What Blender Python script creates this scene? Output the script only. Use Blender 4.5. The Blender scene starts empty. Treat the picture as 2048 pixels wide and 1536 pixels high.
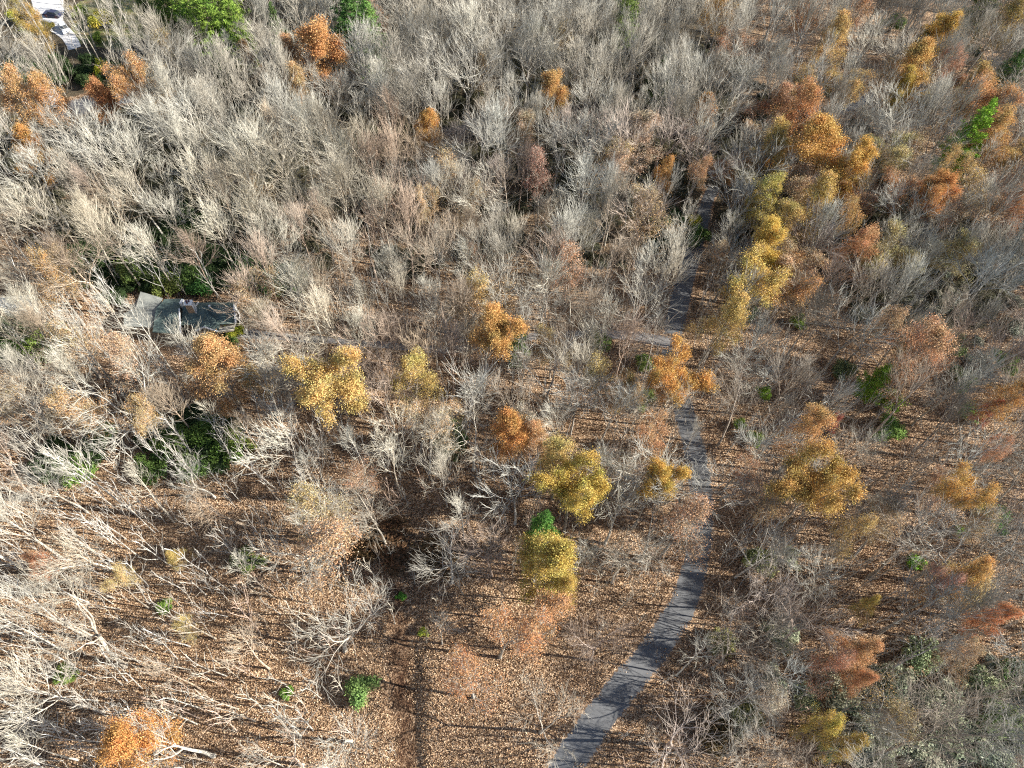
import bpy, math, random
import numpy as np
from mathutils import Vector, Matrix, noise, Quaternion

# ------------------------------------------------------------------ camera, world, sun, exposure
SC = bpy.context.scene
F, CX, CY, CH = 1420.0, 1024.0, 768.0, 110.0          # focal length / centre in photo pixels, height in m
_n = np.array([960 - CX, -(1650 - CY), -F]); _n /= np.linalg.norm(_n)
_u = -_n; _f = np.array([0, 0, -1.0]); _f = _f - _f.dot(_u) * _u; _f /= np.linalg.norm(_f)
RM = np.array([np.cross(_f, _u), _f, _u])
cam = bpy.data.cameras.new('camera'); cam.sensor_width = 36; cam.lens = F / 2048 * 36
cam.clip_end = 3000; cam.clip_start = 1
co = bpy.data.objects.new('camera', cam); SC.collection.objects.link(co)
co.matrix_world = Matrix.Translation((0, 0, CH)) @ Matrix(RM.tolist()).to_4x4()
SC.camera = co
SUN_AZ, SUN_EL = math.radians(-3), math.radians(32)    # azimuth from +X
w = bpy.data.worlds.new('World'); SC.world = w; w.use_nodes = True
sk = w.node_tree.nodes.new('ShaderNodeTexSky'); sk.sky_type = 'NISHITA'; sk.sun_disc = False
sk.sun_elevation = SUN_EL; sk.sun_rotation = math.pi / 2 - SUN_AZ; sk.altitude = 900
bg = w.node_tree.nodes['Background']; bg.inputs[1].default_value = 0.085
w.node_tree.links.new(sk.outputs[0], bg.inputs[0])
sl = bpy.data.lights.new('sun', 'SUN'); sl.energy = 5.0; sl.angle = math.radians(0.5); sl.color = (1, 0.965, 0.90)
so = bpy.data.objects.new('sun', sl); SC.collection.objects.link(so)
sd = Vector((math.cos(SUN_EL) * math.cos(SUN_AZ), math.cos(SUN_EL) * math.sin(SUN_AZ), math.sin(SUN_EL)))
so.rotation_euler = sd.to_track_quat('Z', 'Y').to_euler(); so.location = sd * 300
SC.view_settings.view_transform = 'Standard'; SC.view_settings.look = 'None'
SC.cycles.pixel_filter_type = 'BLACKMAN_HARRIS'; SC.cycles.filter_width = 1.15
SC.cycles.use_denoising = False; SC.cycles.max_bounces = 5; SC.cycles.diffuse_bounces = 3; SC.cycles.sample_clamp_indirect = 4
SC.view_settings.exposure = 1.32; SC.view_settings.gamma = 1

# ------------------------------------------------------------------ helpers
COL = SC.collection
R = random.Random(7)
def ravine_x(y): return -10.2 - 0.085 * (y - 8) + 0.4 * math.sin(y * 0.21)
def zt(x, y):
    z = 1.1 * math.sin(x * 0.031 + 1.2) * math.cos(y * 0.027 + .3) + 0.5 * math.sin(x * 0.085 + y * 0.06)
    z += 0.22 * noise.noise((x * 0.19, y * 0.19, 0)) + 0.10 * noise.noise((x * .6, y * .6, 3))
    if y < 46:                                           # the dry ditch in the foreground
        d = x - ravine_x(y); k = min(1, max(0, (46 - y) / 10))
        z -= k * .9 * math.exp(-(d / (3.4 if d < 0 else 1.5)) ** 2)
    return z
def P(px, py, z=None):
    d = RM @ np.array([px - CX, -(py - CY), -F])
    if z is not None:
        t = (z - CH) / d[2]; return d[0] * t, d[1] * t
    zz = 0
    for _ in range(5):
        t = (zz - CH) / d[2]; x, y = d[0] * t, d[1] * t; zz = zt(x, y)
    return x, y
def PR(x, y, z):
    c = RM.T @ np.array([x, y, z - CH])
    if c[2] > -1: return -9e3, -9e3
    return CX + F * c[0] / -c[2], CY - F * c[1] / -c[2]
def ppm(x, y, z=0):
    c = RM.T @ np.array([x, y, z - CH]); return F / -c[2]

def mesh(name, v, f, mat=None, smooth=False):
    me = bpy.data.meshes.new(name); me.from_pydata(v, [], f); me.update()
    if mat: me.materials.append(mat)
    if smooth: me.polygons.foreach_set('use_smooth', [True] * len(me.polygons))
    return me
def link(name, me, parent=None, loc=None):
    o = bpy.data.objects.new(name, me); COL.objects.link(o)
    if parent: o.parent = parent
    if loc: o.location = loc
    return o
def tag(o, label=None, cat=None, group=None, kind=None):
    if label: o['label'] = label
    if cat: o['category'] = cat
    if group: o['group'] = group
    if kind: o['kind'] = kind
    return o

# ------------------------------------------------------------------ materials
def newmat(name, rough=0.9):
    m = bpy.data.materials.new(name); m.use_nodes = True
    nt = m.node_tree; b = nt.nodes['Principled BSDF']; b.inputs['Roughness'].default_value = rough
    b.inputs['Specular IOR Level'].default_value = 0.2
    return m, nt, b
def N(nt, t, **k):
    n = nt.nodes.new(t)
    for a, v in k.items(): setattr(n, a, v)
    return n
def ramp(nt, fac, stops):
    r = N(nt, 'ShaderNodeValToRGB'); e = r.color_ramp.elements
    while len(e) < len(stops): e.new(0.5)
    for i, (p, c) in enumerate(stops): e[i].position = p; e[i].color = (*c, 1)
    nt.links.new(fac, r.inputs[0]); return r.outputs[0]
def mixc(nt, mode, fac, a, b):
    m = N(nt, 'ShaderNodeMix', data_type='RGBA', blend_type=mode)
    for sock, v in ((m.inputs[0], fac), (m.inputs[6], a), (m.inputs[7], b)):
        if isinstance(v, bpy.types.NodeSocket): nt.links.new(v, sock)
        else: sock.default_value = v if not isinstance(v, tuple) else (*v, 1)
    return m.outputs[2]
def noisen(nt, scale, detail=4, vec=None, rough=.55):
    n = N(nt, 'ShaderNodeTexNoise'); n.inputs['Scale'].default_value = scale; n.inputs['Detail'].default_value = detail
    n.inputs['Roughness'].default_value = rough
    if vec: nt.links.new(vec, n.inputs['Vector'])
    return n.outputs[0]
def posn(nt): return N(nt, 'ShaderNodeNewGeometry').outputs['Position']

def litter(nt, pos, dark=1.0):
    """leaf-litter colour: cells of single fallen leaves + broad drifts"""
    v = N(nt, 'ShaderNodeTexVoronoi'); v.inputs['Scale'].default_value = 6.5; v.inputs['Randomness'].default_value = 1
    nt.links.new(pos, v.inputs['Vector'])
    sx = N(nt, 'ShaderNodeSeparateColor'); nt.links.new(v.outputs['Color'], sx.inputs[0])
    k = dark
    leaf = ramp(nt, sx.outputs[0], [(0, (.05 * k, .030 * k, .018 * k)), (.28, (.14 * k, .080 * k, .045 * k)), (.55, (.29 * k, .185 * k, .105 * k)),
                                    (.8, (.46 * k, .315 * k, .19 * k)), (1, (.68 * k, .52 * k, .36 * k))])
    big = noisen(nt, .09, 5, pos)
    drift = ramp(nt, big, [(.30, (.80, .72, .66)), (.5, (1, .98, .95)), (.72, (1.12, 1.06, 1.0))])
    c = mixc(nt, 'MULTIPLY', 1.0, leaf, drift)
    soil = noisen(nt, .45, 6, pos, .65)
    sf = ramp(nt, soil, [(.50, (0, 0, 0)), (.66, (1, 1, 1))])
    return mixc(nt, 'MIX', mixc(nt, 'MULTIPLY', 1.0, sf, (.55, .55, .55)), c, (.11, .065, .04)), v.outputs['Distance']
def bump(nt, b, h, s, dist=.1):
    bp = N(nt, 'ShaderNodeBump'); bp.inputs['Strength'].default_value = s; bp.inputs['Distance'].default_value = dist
    nt.links.new(h, bp.inputs['Height']); nt.links.new(bp.outputs[0], b.inputs['Normal'])

M_ground, nt, b = newmat('leaf_litter_ground')
pos = posn(nt); c, d = litter(nt, pos)
# shade under the dense far wood, painted into the litter colour
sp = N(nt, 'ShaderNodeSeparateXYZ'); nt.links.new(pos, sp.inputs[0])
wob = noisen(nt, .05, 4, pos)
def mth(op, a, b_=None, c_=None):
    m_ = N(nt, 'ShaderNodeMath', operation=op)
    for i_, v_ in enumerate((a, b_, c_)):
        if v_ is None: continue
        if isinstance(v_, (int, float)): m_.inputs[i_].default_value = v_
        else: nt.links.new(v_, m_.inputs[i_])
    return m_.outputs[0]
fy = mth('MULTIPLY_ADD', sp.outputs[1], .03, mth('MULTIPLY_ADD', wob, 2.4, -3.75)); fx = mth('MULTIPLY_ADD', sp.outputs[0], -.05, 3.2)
fac = mth('MINIMUM', mth('MAXIMUM', mth('MINIMUM', fy, fx), 0), 1)     # mask of the painted crown shade, far and to the left
floor_shade = ramp(nt, noisen(nt, 1.3, 6, pos), [(.35, (.028, .03, .02)), (.55, (.06, .052, .032)), (.7, (.12, .085, .05))])
c = mixc(nt, 'MIX', mth('MULTIPLY', fac, .85), c, floor_shade)
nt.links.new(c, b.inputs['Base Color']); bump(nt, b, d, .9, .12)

def road_mat(name, base, amt):
    m, nt, b = newmat(name, .85)
    pos = posn(nt); lc, d = litter(nt, pos, .9)
    n1 = noisen(nt, 1.2, 6, pos); n2 = noisen(nt, 14, 3, pos)
    asp = ramp(nt, n1, [(.3, tuple(x * .78 for x in base)), (.7, tuple(x * 1.15 for x in base))])
    asp = mixc(nt, 'MULTIPLY', .6, asp, ramp(nt, n2, [(.35, (.75, .75, .75)), (.65, (1.15, 1.15, 1.15))]))
    at = N(nt, 'ShaderNodeAttribute', attribute_name='edge')
    nl = noisen(nt, 2.6, 5, pos, .7); nb = noisen(nt, .25, 3, pos)
    a = N(nt, 'ShaderNodeMath', operation='MULTIPLY_ADD'); nt.links.new(at.outputs['Fac'], a.inputs[0]); a.inputs[1].default_value = .62; nt.links.new(nl, a.inputs[2])
    a2 = N(nt, 'ShaderNodeMath', operation='MULTIPLY_ADD'); nt.links.new(nb, a2.inputs[0]); a2.inputs[1].default_value = .35; nt.links.new(a.outputs[0], a2.inputs[2])
    f = ramp(nt, a2.outputs[0], [(.92 - amt, (0, 0, 0)), (.98 - amt, (1, 1, 1))])
    nt.links.new(mixc(nt, 'MIX', f, asp, lc), b.inputs['Base Color']); bump(nt, b, n2, .3, .03)
    return m
M_road = road_mat('worn_asphalt', (.125, .125, .125), .0)
M_drive = road_mat('grey_gravel', (.24, .225, .21), .10)
M_conc = road_mat('pale_concrete', (.62, .60, .58), -.25)

M_lawn, nt, b = newmat('lawn_grass')
pos = posn(nt); n1 = noisen(nt, .5, 6, pos); n2 = noisen(nt, 6, 4, pos)
c = ramp(nt, n1, [(.35, (.13, .16, .05)), (.6, (.26, .22, .10)), (.75, (.34, .22, .11))])
nt.links.new(mixc(nt, 'MULTIPLY', .8, c, ramp(nt, n2, [(.3, (.6, .6, .6)), (.7, (1.2, 1.2, 1.2))])), b.inputs['Base Color'])

def bark_mat(name, lo, hi, scale):
    m, nt, b = newmat(name, .9)
    g = N(nt, 'ShaderNodeNewGeometry'); oi = N(nt, 'ShaderNodeObjectInfo')
    tc = N(nt, 'ShaderNodeTexCoord')
    n1 = noisen(nt, scale, 4, tc.outputs['Object'])
    c = ramp(nt, n1, [(.35, lo), (.6, hi)])
    c = mixc(nt, 'MULTIPLY', 1.0, c, ramp(nt, g.outputs['Random Per Island'], [(0, (.72, .70, .68)), (1, (1.2, 1.2, 1.2))]))
    c = mixc(nt, 'MULTIPLY', 1.0, c, ramp(nt, oi.outputs['Random'], [(0, (.78, .74, .70)), (.35, (1, .94, .88)), (.7, (1.0, 1.0, 1.0)), (1, (1.2, 1.17, 1.12))]))
    c = mixc(nt, 'MULTIPLY', 1.0, c, oi.outputs['Color'])
    nt.links.new(c, b.inputs['Base Color'])
    return m
M_bark = bark_mat('grey_bark', (.25, .235, .21), (.57, .55, .50), 2.2)
M_twig = bark_mat('twig_bark', (.26, .255, .225), (.50, .49, .44), 1.2)

def leaf_mat(name, transl=.3, var=None):
    m, nt, b = newmat(name, .7)
    g = N(nt, 'ShaderNodeNewGeometry'); oi = N(nt, 'ShaderNodeObjectInfo'); tc = N(nt, 'ShaderNodeTexCoord')
    c = mixc(nt, 'MULTIPLY', 1.0, oi.outputs['Color'],
             ramp(nt, g.outputs['Random Per Island'], var or [(0, (.40, .34, .32)), (.25, (.82, .76, .7)), (.55, (1.2, 1.16, 1.1)), (.8, (1.4, 1.42, 1.45)), (1, (1.6, 1.7, 2.0))]))
    n1 = noisen(nt, .35, 3, tc.outputs['Object'])
    c = mixc(nt, 'MULTIPLY', .9, c, ramp(nt, n1, [(.35, (.78, .92, .85)), (.65, (1.15, 1.0, .95))]))
    nt.links.new(c, b.inputs['Base Color'])
    tr = N(nt, 'ShaderNodeBsdfTranslucent'); nt.links.new(c, tr.inputs[0])
    mx = N(nt, 'ShaderNodeMixShader'); mx.inputs[0].default_value = transl
    nt.links.new(b.outputs[0], mx.inputs[1]); nt.links.new(tr.outputs[0], mx.inputs[2])
    nt.links.new(mx.outputs[0], nt.nodes['Material Output'].inputs[0])
    return m
M_leaf = leaf_mat('autumn_leaf')
M_green = leaf_mat('evergreen_leaf', .2, [(0, (.45, .5, .45)), (.5, (1, 1, 1)), (.85, (1.4, 1.35, 1.3)), (1, (1.9, 1.8, 1.9))])

def plain(name, c, rough=.7, nz=.25, sc=3, metal=0):
    m, nt, b = newmat(name, rough); b.inputs['Metallic'].default_value = metal
    n = noisen(nt, sc, 5, posn(nt))
    nt.links.new(ramp(nt, n, [(.3, tuple(x * (1 - nz) for x in c)), (.7, tuple(min(1, x * (1 + nz)) for x in c))]), b.inputs['Base Color'])
    return m

# ------------------------------------------------------------------ ground (one sheet; fine near, coarse far)
def grid_axis(a, b, fine0, fine1, sf, scoarse):
    v = list(np.arange(fine0, fine1 + .01, sf)); x = fine0; s = sf
    while x > a: s = min(s * 1.25, scoarse); x -= s; v.insert(0, x)
    x = v[-1]; s = sf
    while x < b: s = min(s * 1.25, scoarse); x += s; v.append(x)
    return v
gx = grid_axis(-800, 800, -150, 150, .8, 60); gy = grid_axis(-300, 1200, -6, 215, .8, 60)
fine = [v for v in np.arange(-20, -4, .4)]
gx = sorted(set([round(v, 2) for v in gx if not (-20 < v < -4)] + [round(v, 2) for v in fine]))
vs = [(x, y, zt(x, y)) for y in gy for x in gx]; nx = len(gx)
fs = [(j * nx + i, j * nx + i + 1, (j + 1) * nx + i + 1, (j + 1) * nx + i) for j in range(len(gy) - 1) for i in range(nx - 1)]
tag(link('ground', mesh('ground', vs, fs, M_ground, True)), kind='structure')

def ribbon(name, pts, mat, lift, kind='structure', cross=7, rough=.12, step=1.0):
    """pts: (px, py, full width m) along the centre line"""
    W = [(*P(a, b_), w_) for a, b_, w_ in pts]
    dense = []
    for i in range(len(W) - 1):
        p0, p1, p2, p3 = W[max(i - 1, 0)], W[i], W[i + 1], W[min(i + 2, len(W) - 1)]
        L = math.dist(p1[:2], p2[:2]); n = max(2, int(L / step))
        for k in range(n):
            t = k / n
            dense.append(tuple(.5 * (2 * p1[a] + (p2[a] - p0[a]) * t + (2 * p0[a] - 5 * p1[a] + 4 * p2[a] - p3[a]) * t * t + (3 * p1[a] - p0[a] - 3 * p2[a] + p3[a]) * t ** 3) for a in range(3)))
    dense.append(W[-1])
    vs, fs, ed = [], [], []
    for i, (x, y, w_) in enumerate(dense):
        a = dense[max(i - 1, 0)]; c = dense[min(i + 1, len(dense) - 1)]
        t = Vector((c[0] - a[0], c[1] - a[1])).normalized(); nn = Vector((-t.y, t.x))
        for k in range(cross):
            s = (k / (cross - 1) - .5) * 2
            ww = w_ / 2 * (1 + (R.uniform(-rough, rough) if abs(s) == 1 else 0))
            X, Y = x + nn.x * s * ww, y + nn.y * s * ww
            vs.append((X, Y, zt(X, Y) + lift)); ed.append(abs(s) ** 3)
    for i in range(len(dense) - 1):
        for k in range(cross - 1):
            q = i * cross + k; fs.append((q, q + 1, q + cross + 1, q + cross))
    me = mesh(name, vs, fs, mat, True)
    at = me.attributes.new('edge', 'FLOAT', 'POINT'); at.data.foreach_set('value', ed)
    o = link(name, me); tag(o, kind=kind)
    return o, dense
road, RD = ribbon('road', [(1080, 1640, 5.6), (1135, 1530, 5.6), (1195, 1440, 5.6), (1258, 1360, 5.6), (1322, 1280, 5.6), (1370, 1200, 5.4), (1394, 1110, 5.2), (1402, 1000, 5.2),
    (1388, 900, 5.2), (1366, 820, 5.0), (1346, 750, 5.0), (1344, 690, 5.0), (1354, 630, 5.0), (1370, 560, 4.8), (1388, 500, 4.6), (1402, 450, 4.2), (1414, 405, 3.6), (1430, 372, 3.0)], M_road, .06)
drive, DR = ribbon('driveway', [(1340, 685, 4), (1260, 672, 3.2), (1170, 668, 2.9), (1080, 672, 2.7), (990, 690, 2.5), (880, 700, 2.4), (760, 690, 2.4), (640, 680, 2.4), (540, 672, 2.6), (470, 665, 4)], M_drive, .10)
turn, TN = ribbon('gravel_yard', [(110, 232, 6), (150, 218, 9), (190, 206, 9), (235, 200, 6), (300, 196, 4), (370, 188, 3)], M_drive, .09)
conc, CN = ribbon('concrete_drive', [(96, -25, 9), (98, 12, 7.5), (102, 35, 6.5), (112, 52, 4.4), (130, 66, 3.6), (142, 80, 3.2), (150, 98, 3)], M_conc, .10, rough=.05)
upper, UP_ = ribbon('upper_driveway', [(1420, 352, 4), (1462, 335, 4), (1520, 312, 3.6)], M_drive, .09)
upper2, UP2 = ribbon('hill_driveway', [(1655, 232, 3), (1690, 216, 5), (1725, 200, 4.6), (1748, 186, 3.5)], M_drive, .09)
M_ditch_shade, nt, b = newmat('shade_darkened_litter', .9)
pos = posn(nt); lc, d = litter(nt, pos, .9); at = N(nt, 'ShaderNodeAttribute', attribute_name='edge')
fa = N(nt, 'ShaderNodeMath', operation='MULTIPLY_ADD'); nt.links.new(at.outputs['Fac'], fa.inputs[0]); fa.inputs[1].default_value = .75; nt.links.new(noisen(nt, .9, 6, pos, .7), fa.inputs[2])
bank_shade = mixc(nt, 'MULTIPLY', 1.0, lc, (.26, .21, .19))  # bank shade painted in: litter darkened along the ditch bed
nt.links.new(mixc(nt, 'MIX', ramp(nt, fa.outputs[0], [(.45, (0, 0, 0)), (.85, (1, 1, 1))]), bank_shade, lc), b.inputs['Base Color']); bump(nt, b, d, .9, .12)
ditch, DT = ribbon('ditch', [(822, 1600, 5), (812, 1500, 4.9), (806, 1400, 5), (800, 1300, 5.2), (793, 1220, 4.4), (786, 1165, 3.6)], M_ditch_shade, .03, rough=.2)
# lawn beside the concrete drive
lv = [(-118, 160), (-104, 157), (-92, 168), (-96, 184), (-112, 186), (-121, 176)]
def patch(name, poly, mat, lift, st=1.0):
    xs = [p[0] for p in poly]; ys = [p[1] for p in poly]
    def inside(x, y):
        c = False; j = len(poly) - 1
        for i in range(len(poly)):
            if (poly[i][1] > y) != (poly[j][1] > y) and x < (poly[j][0] - poly[i][0]) * (y - poly[i][1]) / (poly[j][1] - poly[i][1]) + poly[i][0]: c = not c
            j = i
        return c
    idx, vs, fs = {}, [], []
    def vid(i, j):
        if (i, j) not in idx:
            X, Y = min(xs) + i * st + .35 * math.sin(j), min(ys) + j * st + .35 * math.sin(i * 1.7); idx[i, j] = len(vs); vs.append((X, Y, zt(X, Y) + lift))
        return idx[i, j]
    for i in range(int((max(xs) - min(xs)) / st)):
        for j in range(int((max(ys) - min(ys)) / st)):
            if inside(min(xs) + (i + .5) * st, min(ys) + (j + .5) * st): fs.append((vid(i, j), vid(i + 1, j), vid(i + 1, j + 1), vid(i, j + 1)))
    return tag(link(name, mesh(name, vs, fs, mat, True)), kind='structure')
patch('lawn', lv, M_lawn, .05)

AVOID = []                                               # (x, y, r)
for path, wd in ((RD, 3.6), (DR[:12], 2.6), (TN, 4.2), (CN, 4.0), (UP_, 2), (UP2, 2)):
    AVOID += [(x, y, max(w_ / 2 + .9, 0)) for x, y, w_ in path]

# ------------------------------------------------------------------ tree builder
class TM:
    def __init__(s): s.v = []; s.f = []
    def tube(s, pts, rad, n=3):
        base = len(s.v); m = len(pts)
        for i, p in enumerate(pts):
            d = (pts[min(i + 1, m - 1)] - pts[max(i - 1, 0)])
            d.normalize()
            a = d.cross(Vector((.31, .95, .08)));
            if a.length < .1: a = d.cross(Vector((1, 0, 0)))
            a.normalize(); b_ = d.cross(a); r = rad[i]
            for k in range(n):
                t = 2 * math.pi * k / n
                q = p + a * (r * math.cos(t)) + b_ * (r * math.sin(t)); s.v.append((q.x, q.y, q.z))
        for i in range(m - 1):
            for k in range(n):
                q = base + i * n; k2 = (k + 1) % n
                s.f.append((q + k, q + k2, q + n + k2, q + n + k))
        s.f.append(tuple(base + (m - 1) * n + k for k in range(n)))
    def quad(s, c, nrm, w_, h, rng):
        a = nrm.orthogonal().normalized(); b_ = nrm.cross(a)
        t = rng.uniform(0, 6.283); u = a * math.cos(t) + b_ * math.sin(t); v = nrm.cross(u)
        u = u * w_; v = v * h; f = nrm * (w_ * .35); q = len(s.v)
        for p in (c - u + f, c - v, c + u + f, c + v): s.v.append((p.x, p.y, p.z))
        s.f.append((q, q + 1, q + 3)); s.f.append((q + 1, q + 2, q + 3))
    def mesh(s, name, mat): return mesh(name, s.v, s.f, mat)

def rot_dir(d, ang, az):
    a = d.orthogonal().normalized(); a = Quaternion(d, az) @ a
    return (Quaternion(a, ang) @ d).normalized()

def skeleton(seed, H=24, r0=.30, nlimb=13, t0=.42, lang=(.95, .45), llen=.34, sub=(6, 5, 3), up=.10, wig=.10, lead=.93, tw=.022, leader_split=False, sub_ang=.62, lean=.02, twn=1.0, slen=.62, lr=1.0):
    rng = random.Random(seed); T, C, tips = TM(), TM(), []
    def grow(start, d, L, ra, rb, steps, wg, upw):
        pts = [start.copy()]; dirs = [d.copy()]; p = start.copy(); d = d.copy()
        for i in range(steps):
            d = (d + Vector((rng.gauss(0, wg), rng.gauss(0, wg), rng.gauss(0, wg * .6) + upw))).normalized()
            p = p + d * (L / steps); pts.append(p.copy()); dirs.append(d.copy())
        rad = [ra + (rb - ra) * (i / steps) for i in range(steps + 1)]
        return pts, rad, dirs
    def at(pts, rad, dirs, t):
        k = t * (len(pts) - 1); i = min(int(k), len(pts) - 2); f = k - i
        return pts[i].lerp(pts[i + 1], f), rad[i] + (rad[i + 1] - rad[i]) * f, dirs[i + 1]
    def twigs(pts, rad, dirs, L, n, t_lo=.15):
        n = max(1, int(n * twn))
        az = rng.uniform(0, 6)
        for k in range(n):
            t = t_lo + (1 - t_lo) * (k + rng.random()) / n; az += 2.4 + rng.uniform(-.5, .5)
            p, r, d = at(pts, rad, dirs, min(t, .999)); dd = rot_dir(d, rng.uniform(.2, .6) * (sub_ang / .6) ** .5, az); dd.z += up * 1.5; dd.normalize()
            l = L * rng.uniform(.55, 1.15)
            q = p + dd * l * .5 + Vector((rng.gauss(0, .05), rng.gauss(0, .05), rng.gauss(0, .04))) * l
            e = q + (dd + Vector((rng.gauss(0, .2), rng.gauss(0, .2), .15))).normalized() * l * .5
            C.tube([p, q, e], [tw * 1.25, tw, tw * .45]); tips.append((q, dd, l)); tips.append((e, dd, l))
    def branch(start, d, L, ra, lev):
        steps = 5 if lev == 1 else 3
        pts, rad, dirs = grow(start, d, L, ra, max(ra * .3, tw), steps, wig * (1.5 if lev == 1 else 1.8), up)
        if lr != 1: rad = [max(q * lr, tw) for q in rad]
        (T if lev == 1 else C).tube(pts, rad, 5 if lev == 1 else 3)
        n = sub[lev - 1]; az = rng.uniform(0, 6)
        for k in range(n):
            t = .22 + .78 * (k + rng.random() * .8) / n; az += 2.4 + rng.uniform(-.4, .4)
            p, r, dd = at(pts, rad, dirs, min(t, .99)); nd = rot_dir(dd, sub_ang * rng.uniform(.7, 1.25), az)
            if nd.z < -.1: nd.z *= .3; nd.normalize()
            l = L * (slen - .28 * t) * rng.uniform(.75, 1.2)
            if lev < len(sub): branch(p, nd, l, max(r * .62, tw * 1.3), lev + 1)
        if lev >= len(sub): twigs(pts, rad, dirs, max(.55, L * .75), 4)
        elif lev == len(sub) - 1: twigs(pts, rad, dirs, max(.6, L * .35), 3, .5)
    d0 = Vector((rng.gauss(0, lean), rng.gauss(0, lean), 1)).normalized()
    pts, rad, dirs = grow(Vector((0, 0, -.5)), d0, H * lead, r0, r0 * .16, 12, wig * .28, .02)
    rad[0] = r0 * 1.5
    if leader_split:
        k = 6; T.tube(pts[:k + 1], rad[:k + 1], 7); p = pts[k]; m = rng.choice([2, 3, 3, 4]); az = rng.uniform(0, 6)
        for j in range(m):
            nd = rot_dir(dirs[k], rng.uniform(.25, .55), az + j * 6.283 / m); l = H * lead * .5 * rng.uniform(.8, 1)
            pp, rr, dd = grow(p, nd, l, rad[k] * .75, rad[k] * .2, 7, wig, up); T.tube(pp, rr, 6)
            for q in range(max(3, nlimb // m + 1)):
                t = .12 + .86 * (q + rng.random()) / (nlimb // m + 1); t = min(t, .99)
                s_, r_, d_ = at(pp, rr, dd, t)
                branch(s_, rot_dir(d_, rng.uniform(.4, .95), rng.uniform(0, 6.28)), H * llen * .72 * (1.05 - .5 * t), r_ * .6, 1)
    else:
        T.tube(pts, rad, 7); az = rng.uniform(0, 6)
        for j in range(nlimb):
            u = (j + rng.random() * .7) / nlimb; t = t0 + (.985 - t0) * u; az += 2.4 + rng.uniform(-.5, .5)
            p, r, d = at(pts, rad, dirs, t)
            branch(p, rot_dir(d, lang[0] + (lang[1] - lang[0]) * u + rng.uniform(-.12, .12), az), H * llen * (1 - .62 * u) * rng.uniform(.75, 1.15), max(r * .55, .045), 1)
    return T, C, tips, rng

def leaves(tips, rng, per, size, spread, upb=.5, keep=1.0, lobes=None):
    L = TM()
    for p, d, l in tips:
        if lobes and noise.noise((p.x * .28 + lobes, p.y * .28, p.z * .28)) < -.32 + rng.uniform(-.1, .1): continue
        if rng.random() > keep: continue
        for _ in range(per):
            c = p + Vector((rng.gauss(0, spread), rng.gauss(0, spread), rng.gauss(0, spread * .7)))
            n = Vector((rng.gauss(0, 1), rng.gauss(0, 1), rng.gauss(0, 1) + upb)).normalized()
            s = size * rng.uniform(.6, 1.3); L.quad(c, n, s * .62, s, rng)
    return L

BARE = []          # (trunk mesh, crown mesh, spread radius)
def bare_variant(seed, **k):
    T, C, tips, _ = skeleton(seed, **k)
    rr = sorted(math.hypot(p.x, p.y) for p, _, _ in tips); H = max(p.z for p, _, _ in tips)
    return (T.mesh('bare_trunk', M_bark), C.mesh('bare_crown', M_twig), rr[int(len(rr) * .93)], H)
for s in range(8):   # ascending, fan-shaped forest crowns
    BARE.append(bare_variant(100 + s, nlimb=15 + s % 3 * 2, t0=.36 + .04 * (s % 4), lang=(.62, .22), llen=.40 - .015 * (s % 3), up=.10, wig=.08, sub=(7, 4), sub_ang=.42, tw=.019, twn=1.3, slen=.80, r0=.26))
for s in range(5):   # forked oak/maple crowns
    BARE.append(bare_variant(200 + s, nlimb=16, leader_split=True, llen=.42, up=.07, wig=.12, r0=.30, sub=(6, 4), sub_ang=.5, tw=.019, twn=1.25, slen=.78))
TALL = [bare_variant(300 + s, H=27, nlimb=15, t0=.55, lang=(.9, .35), llen=.20, up=.10, r0=.21, sub=(6, 4), sub_ang=.45, tw=.013, lr=.8, slen=.75, wig=.08) for s in range(4)]
GNARL = [bare_variant(400 + s, H=21, nlimb=12, leader_split=True, llen=.40, up=.05, wig=.19, r0=.32, sub=(6, 4), sub_ang=.65, tw=.013, lr=.7, twn=1.3, slen=.75) for s in range(4)]
SAP = [bare_variant(500 + s, H=11, r0=.075, nlimb=7, t0=.3, lang=(.55, .3), llen=.26, sub=(3,), up=.10, wig=.06, tw=.016, lean=.07, sub_ang=.4, twn=.7) for s in range(8)]
NEARV = [bare_variant(120 + s, nlimb=18, t0=.38 + .04 * (s % 3), lang=(.8, .28), llen=.34, up=.09, wig=.10, sub=(7, 5), sub_ang=.5, tw=.012, lr=.62, twn=1.5, slen=.75, r0=.24) for s in range(3)]
NEARV += [bare_variant(220 + s, nlimb=18, leader_split=True, llen=.38, up=.06, wig=.15, r0=.27, sub=(7, 5), sub_ang=.6, tw=.012, lr=.62, twn=1.4, slen=.72) for s in range(4)]
def leafy_variant(seed, per, keep, lobes=True, size=.12, **k):
    a = dict(H=22, nlimb=19, t0=.34, lang=(1.15, .45), llen=.27, up=.04, wig=.14, sub=(5, 4, 3), tw=.017, r0=.32); a.update(k)
    T, C, tips, rng = skeleton(seed, **a)
    for v, f in (): pass
    rr = sorted(math.hypot(p.x, p.y) for p, _, _ in tips); H = max(p.z for p, _, _ in tips)
    L = leaves(tips, rng, per, size, .5, keep=keep, lobes=None)
    # limbs and twigs share the trunk mesh; the crown is the foliage
    o = len(T.v); T.v += C.v; T.f += [tuple(i + o for i in f) for f in C.f]
    return (T.mesh('leafy_trunk', M_bark), L.mesh('leafy_crown', M_leaf), rr[int(len(rr) * .9)], H)
FULL = [leafy_variant(600 + s, 8, 1, leader_split=s % 2 == 1) for s in range(4)]
MID = [leafy_variant(700 + s, 5, .8, leader_split=s % 2 == 0) for s in range(4)]
THIN = [leafy_variant(800 + s, 3, .6, leader_split=s % 2 == 1, wig=.2) for s in range(3)]
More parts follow.
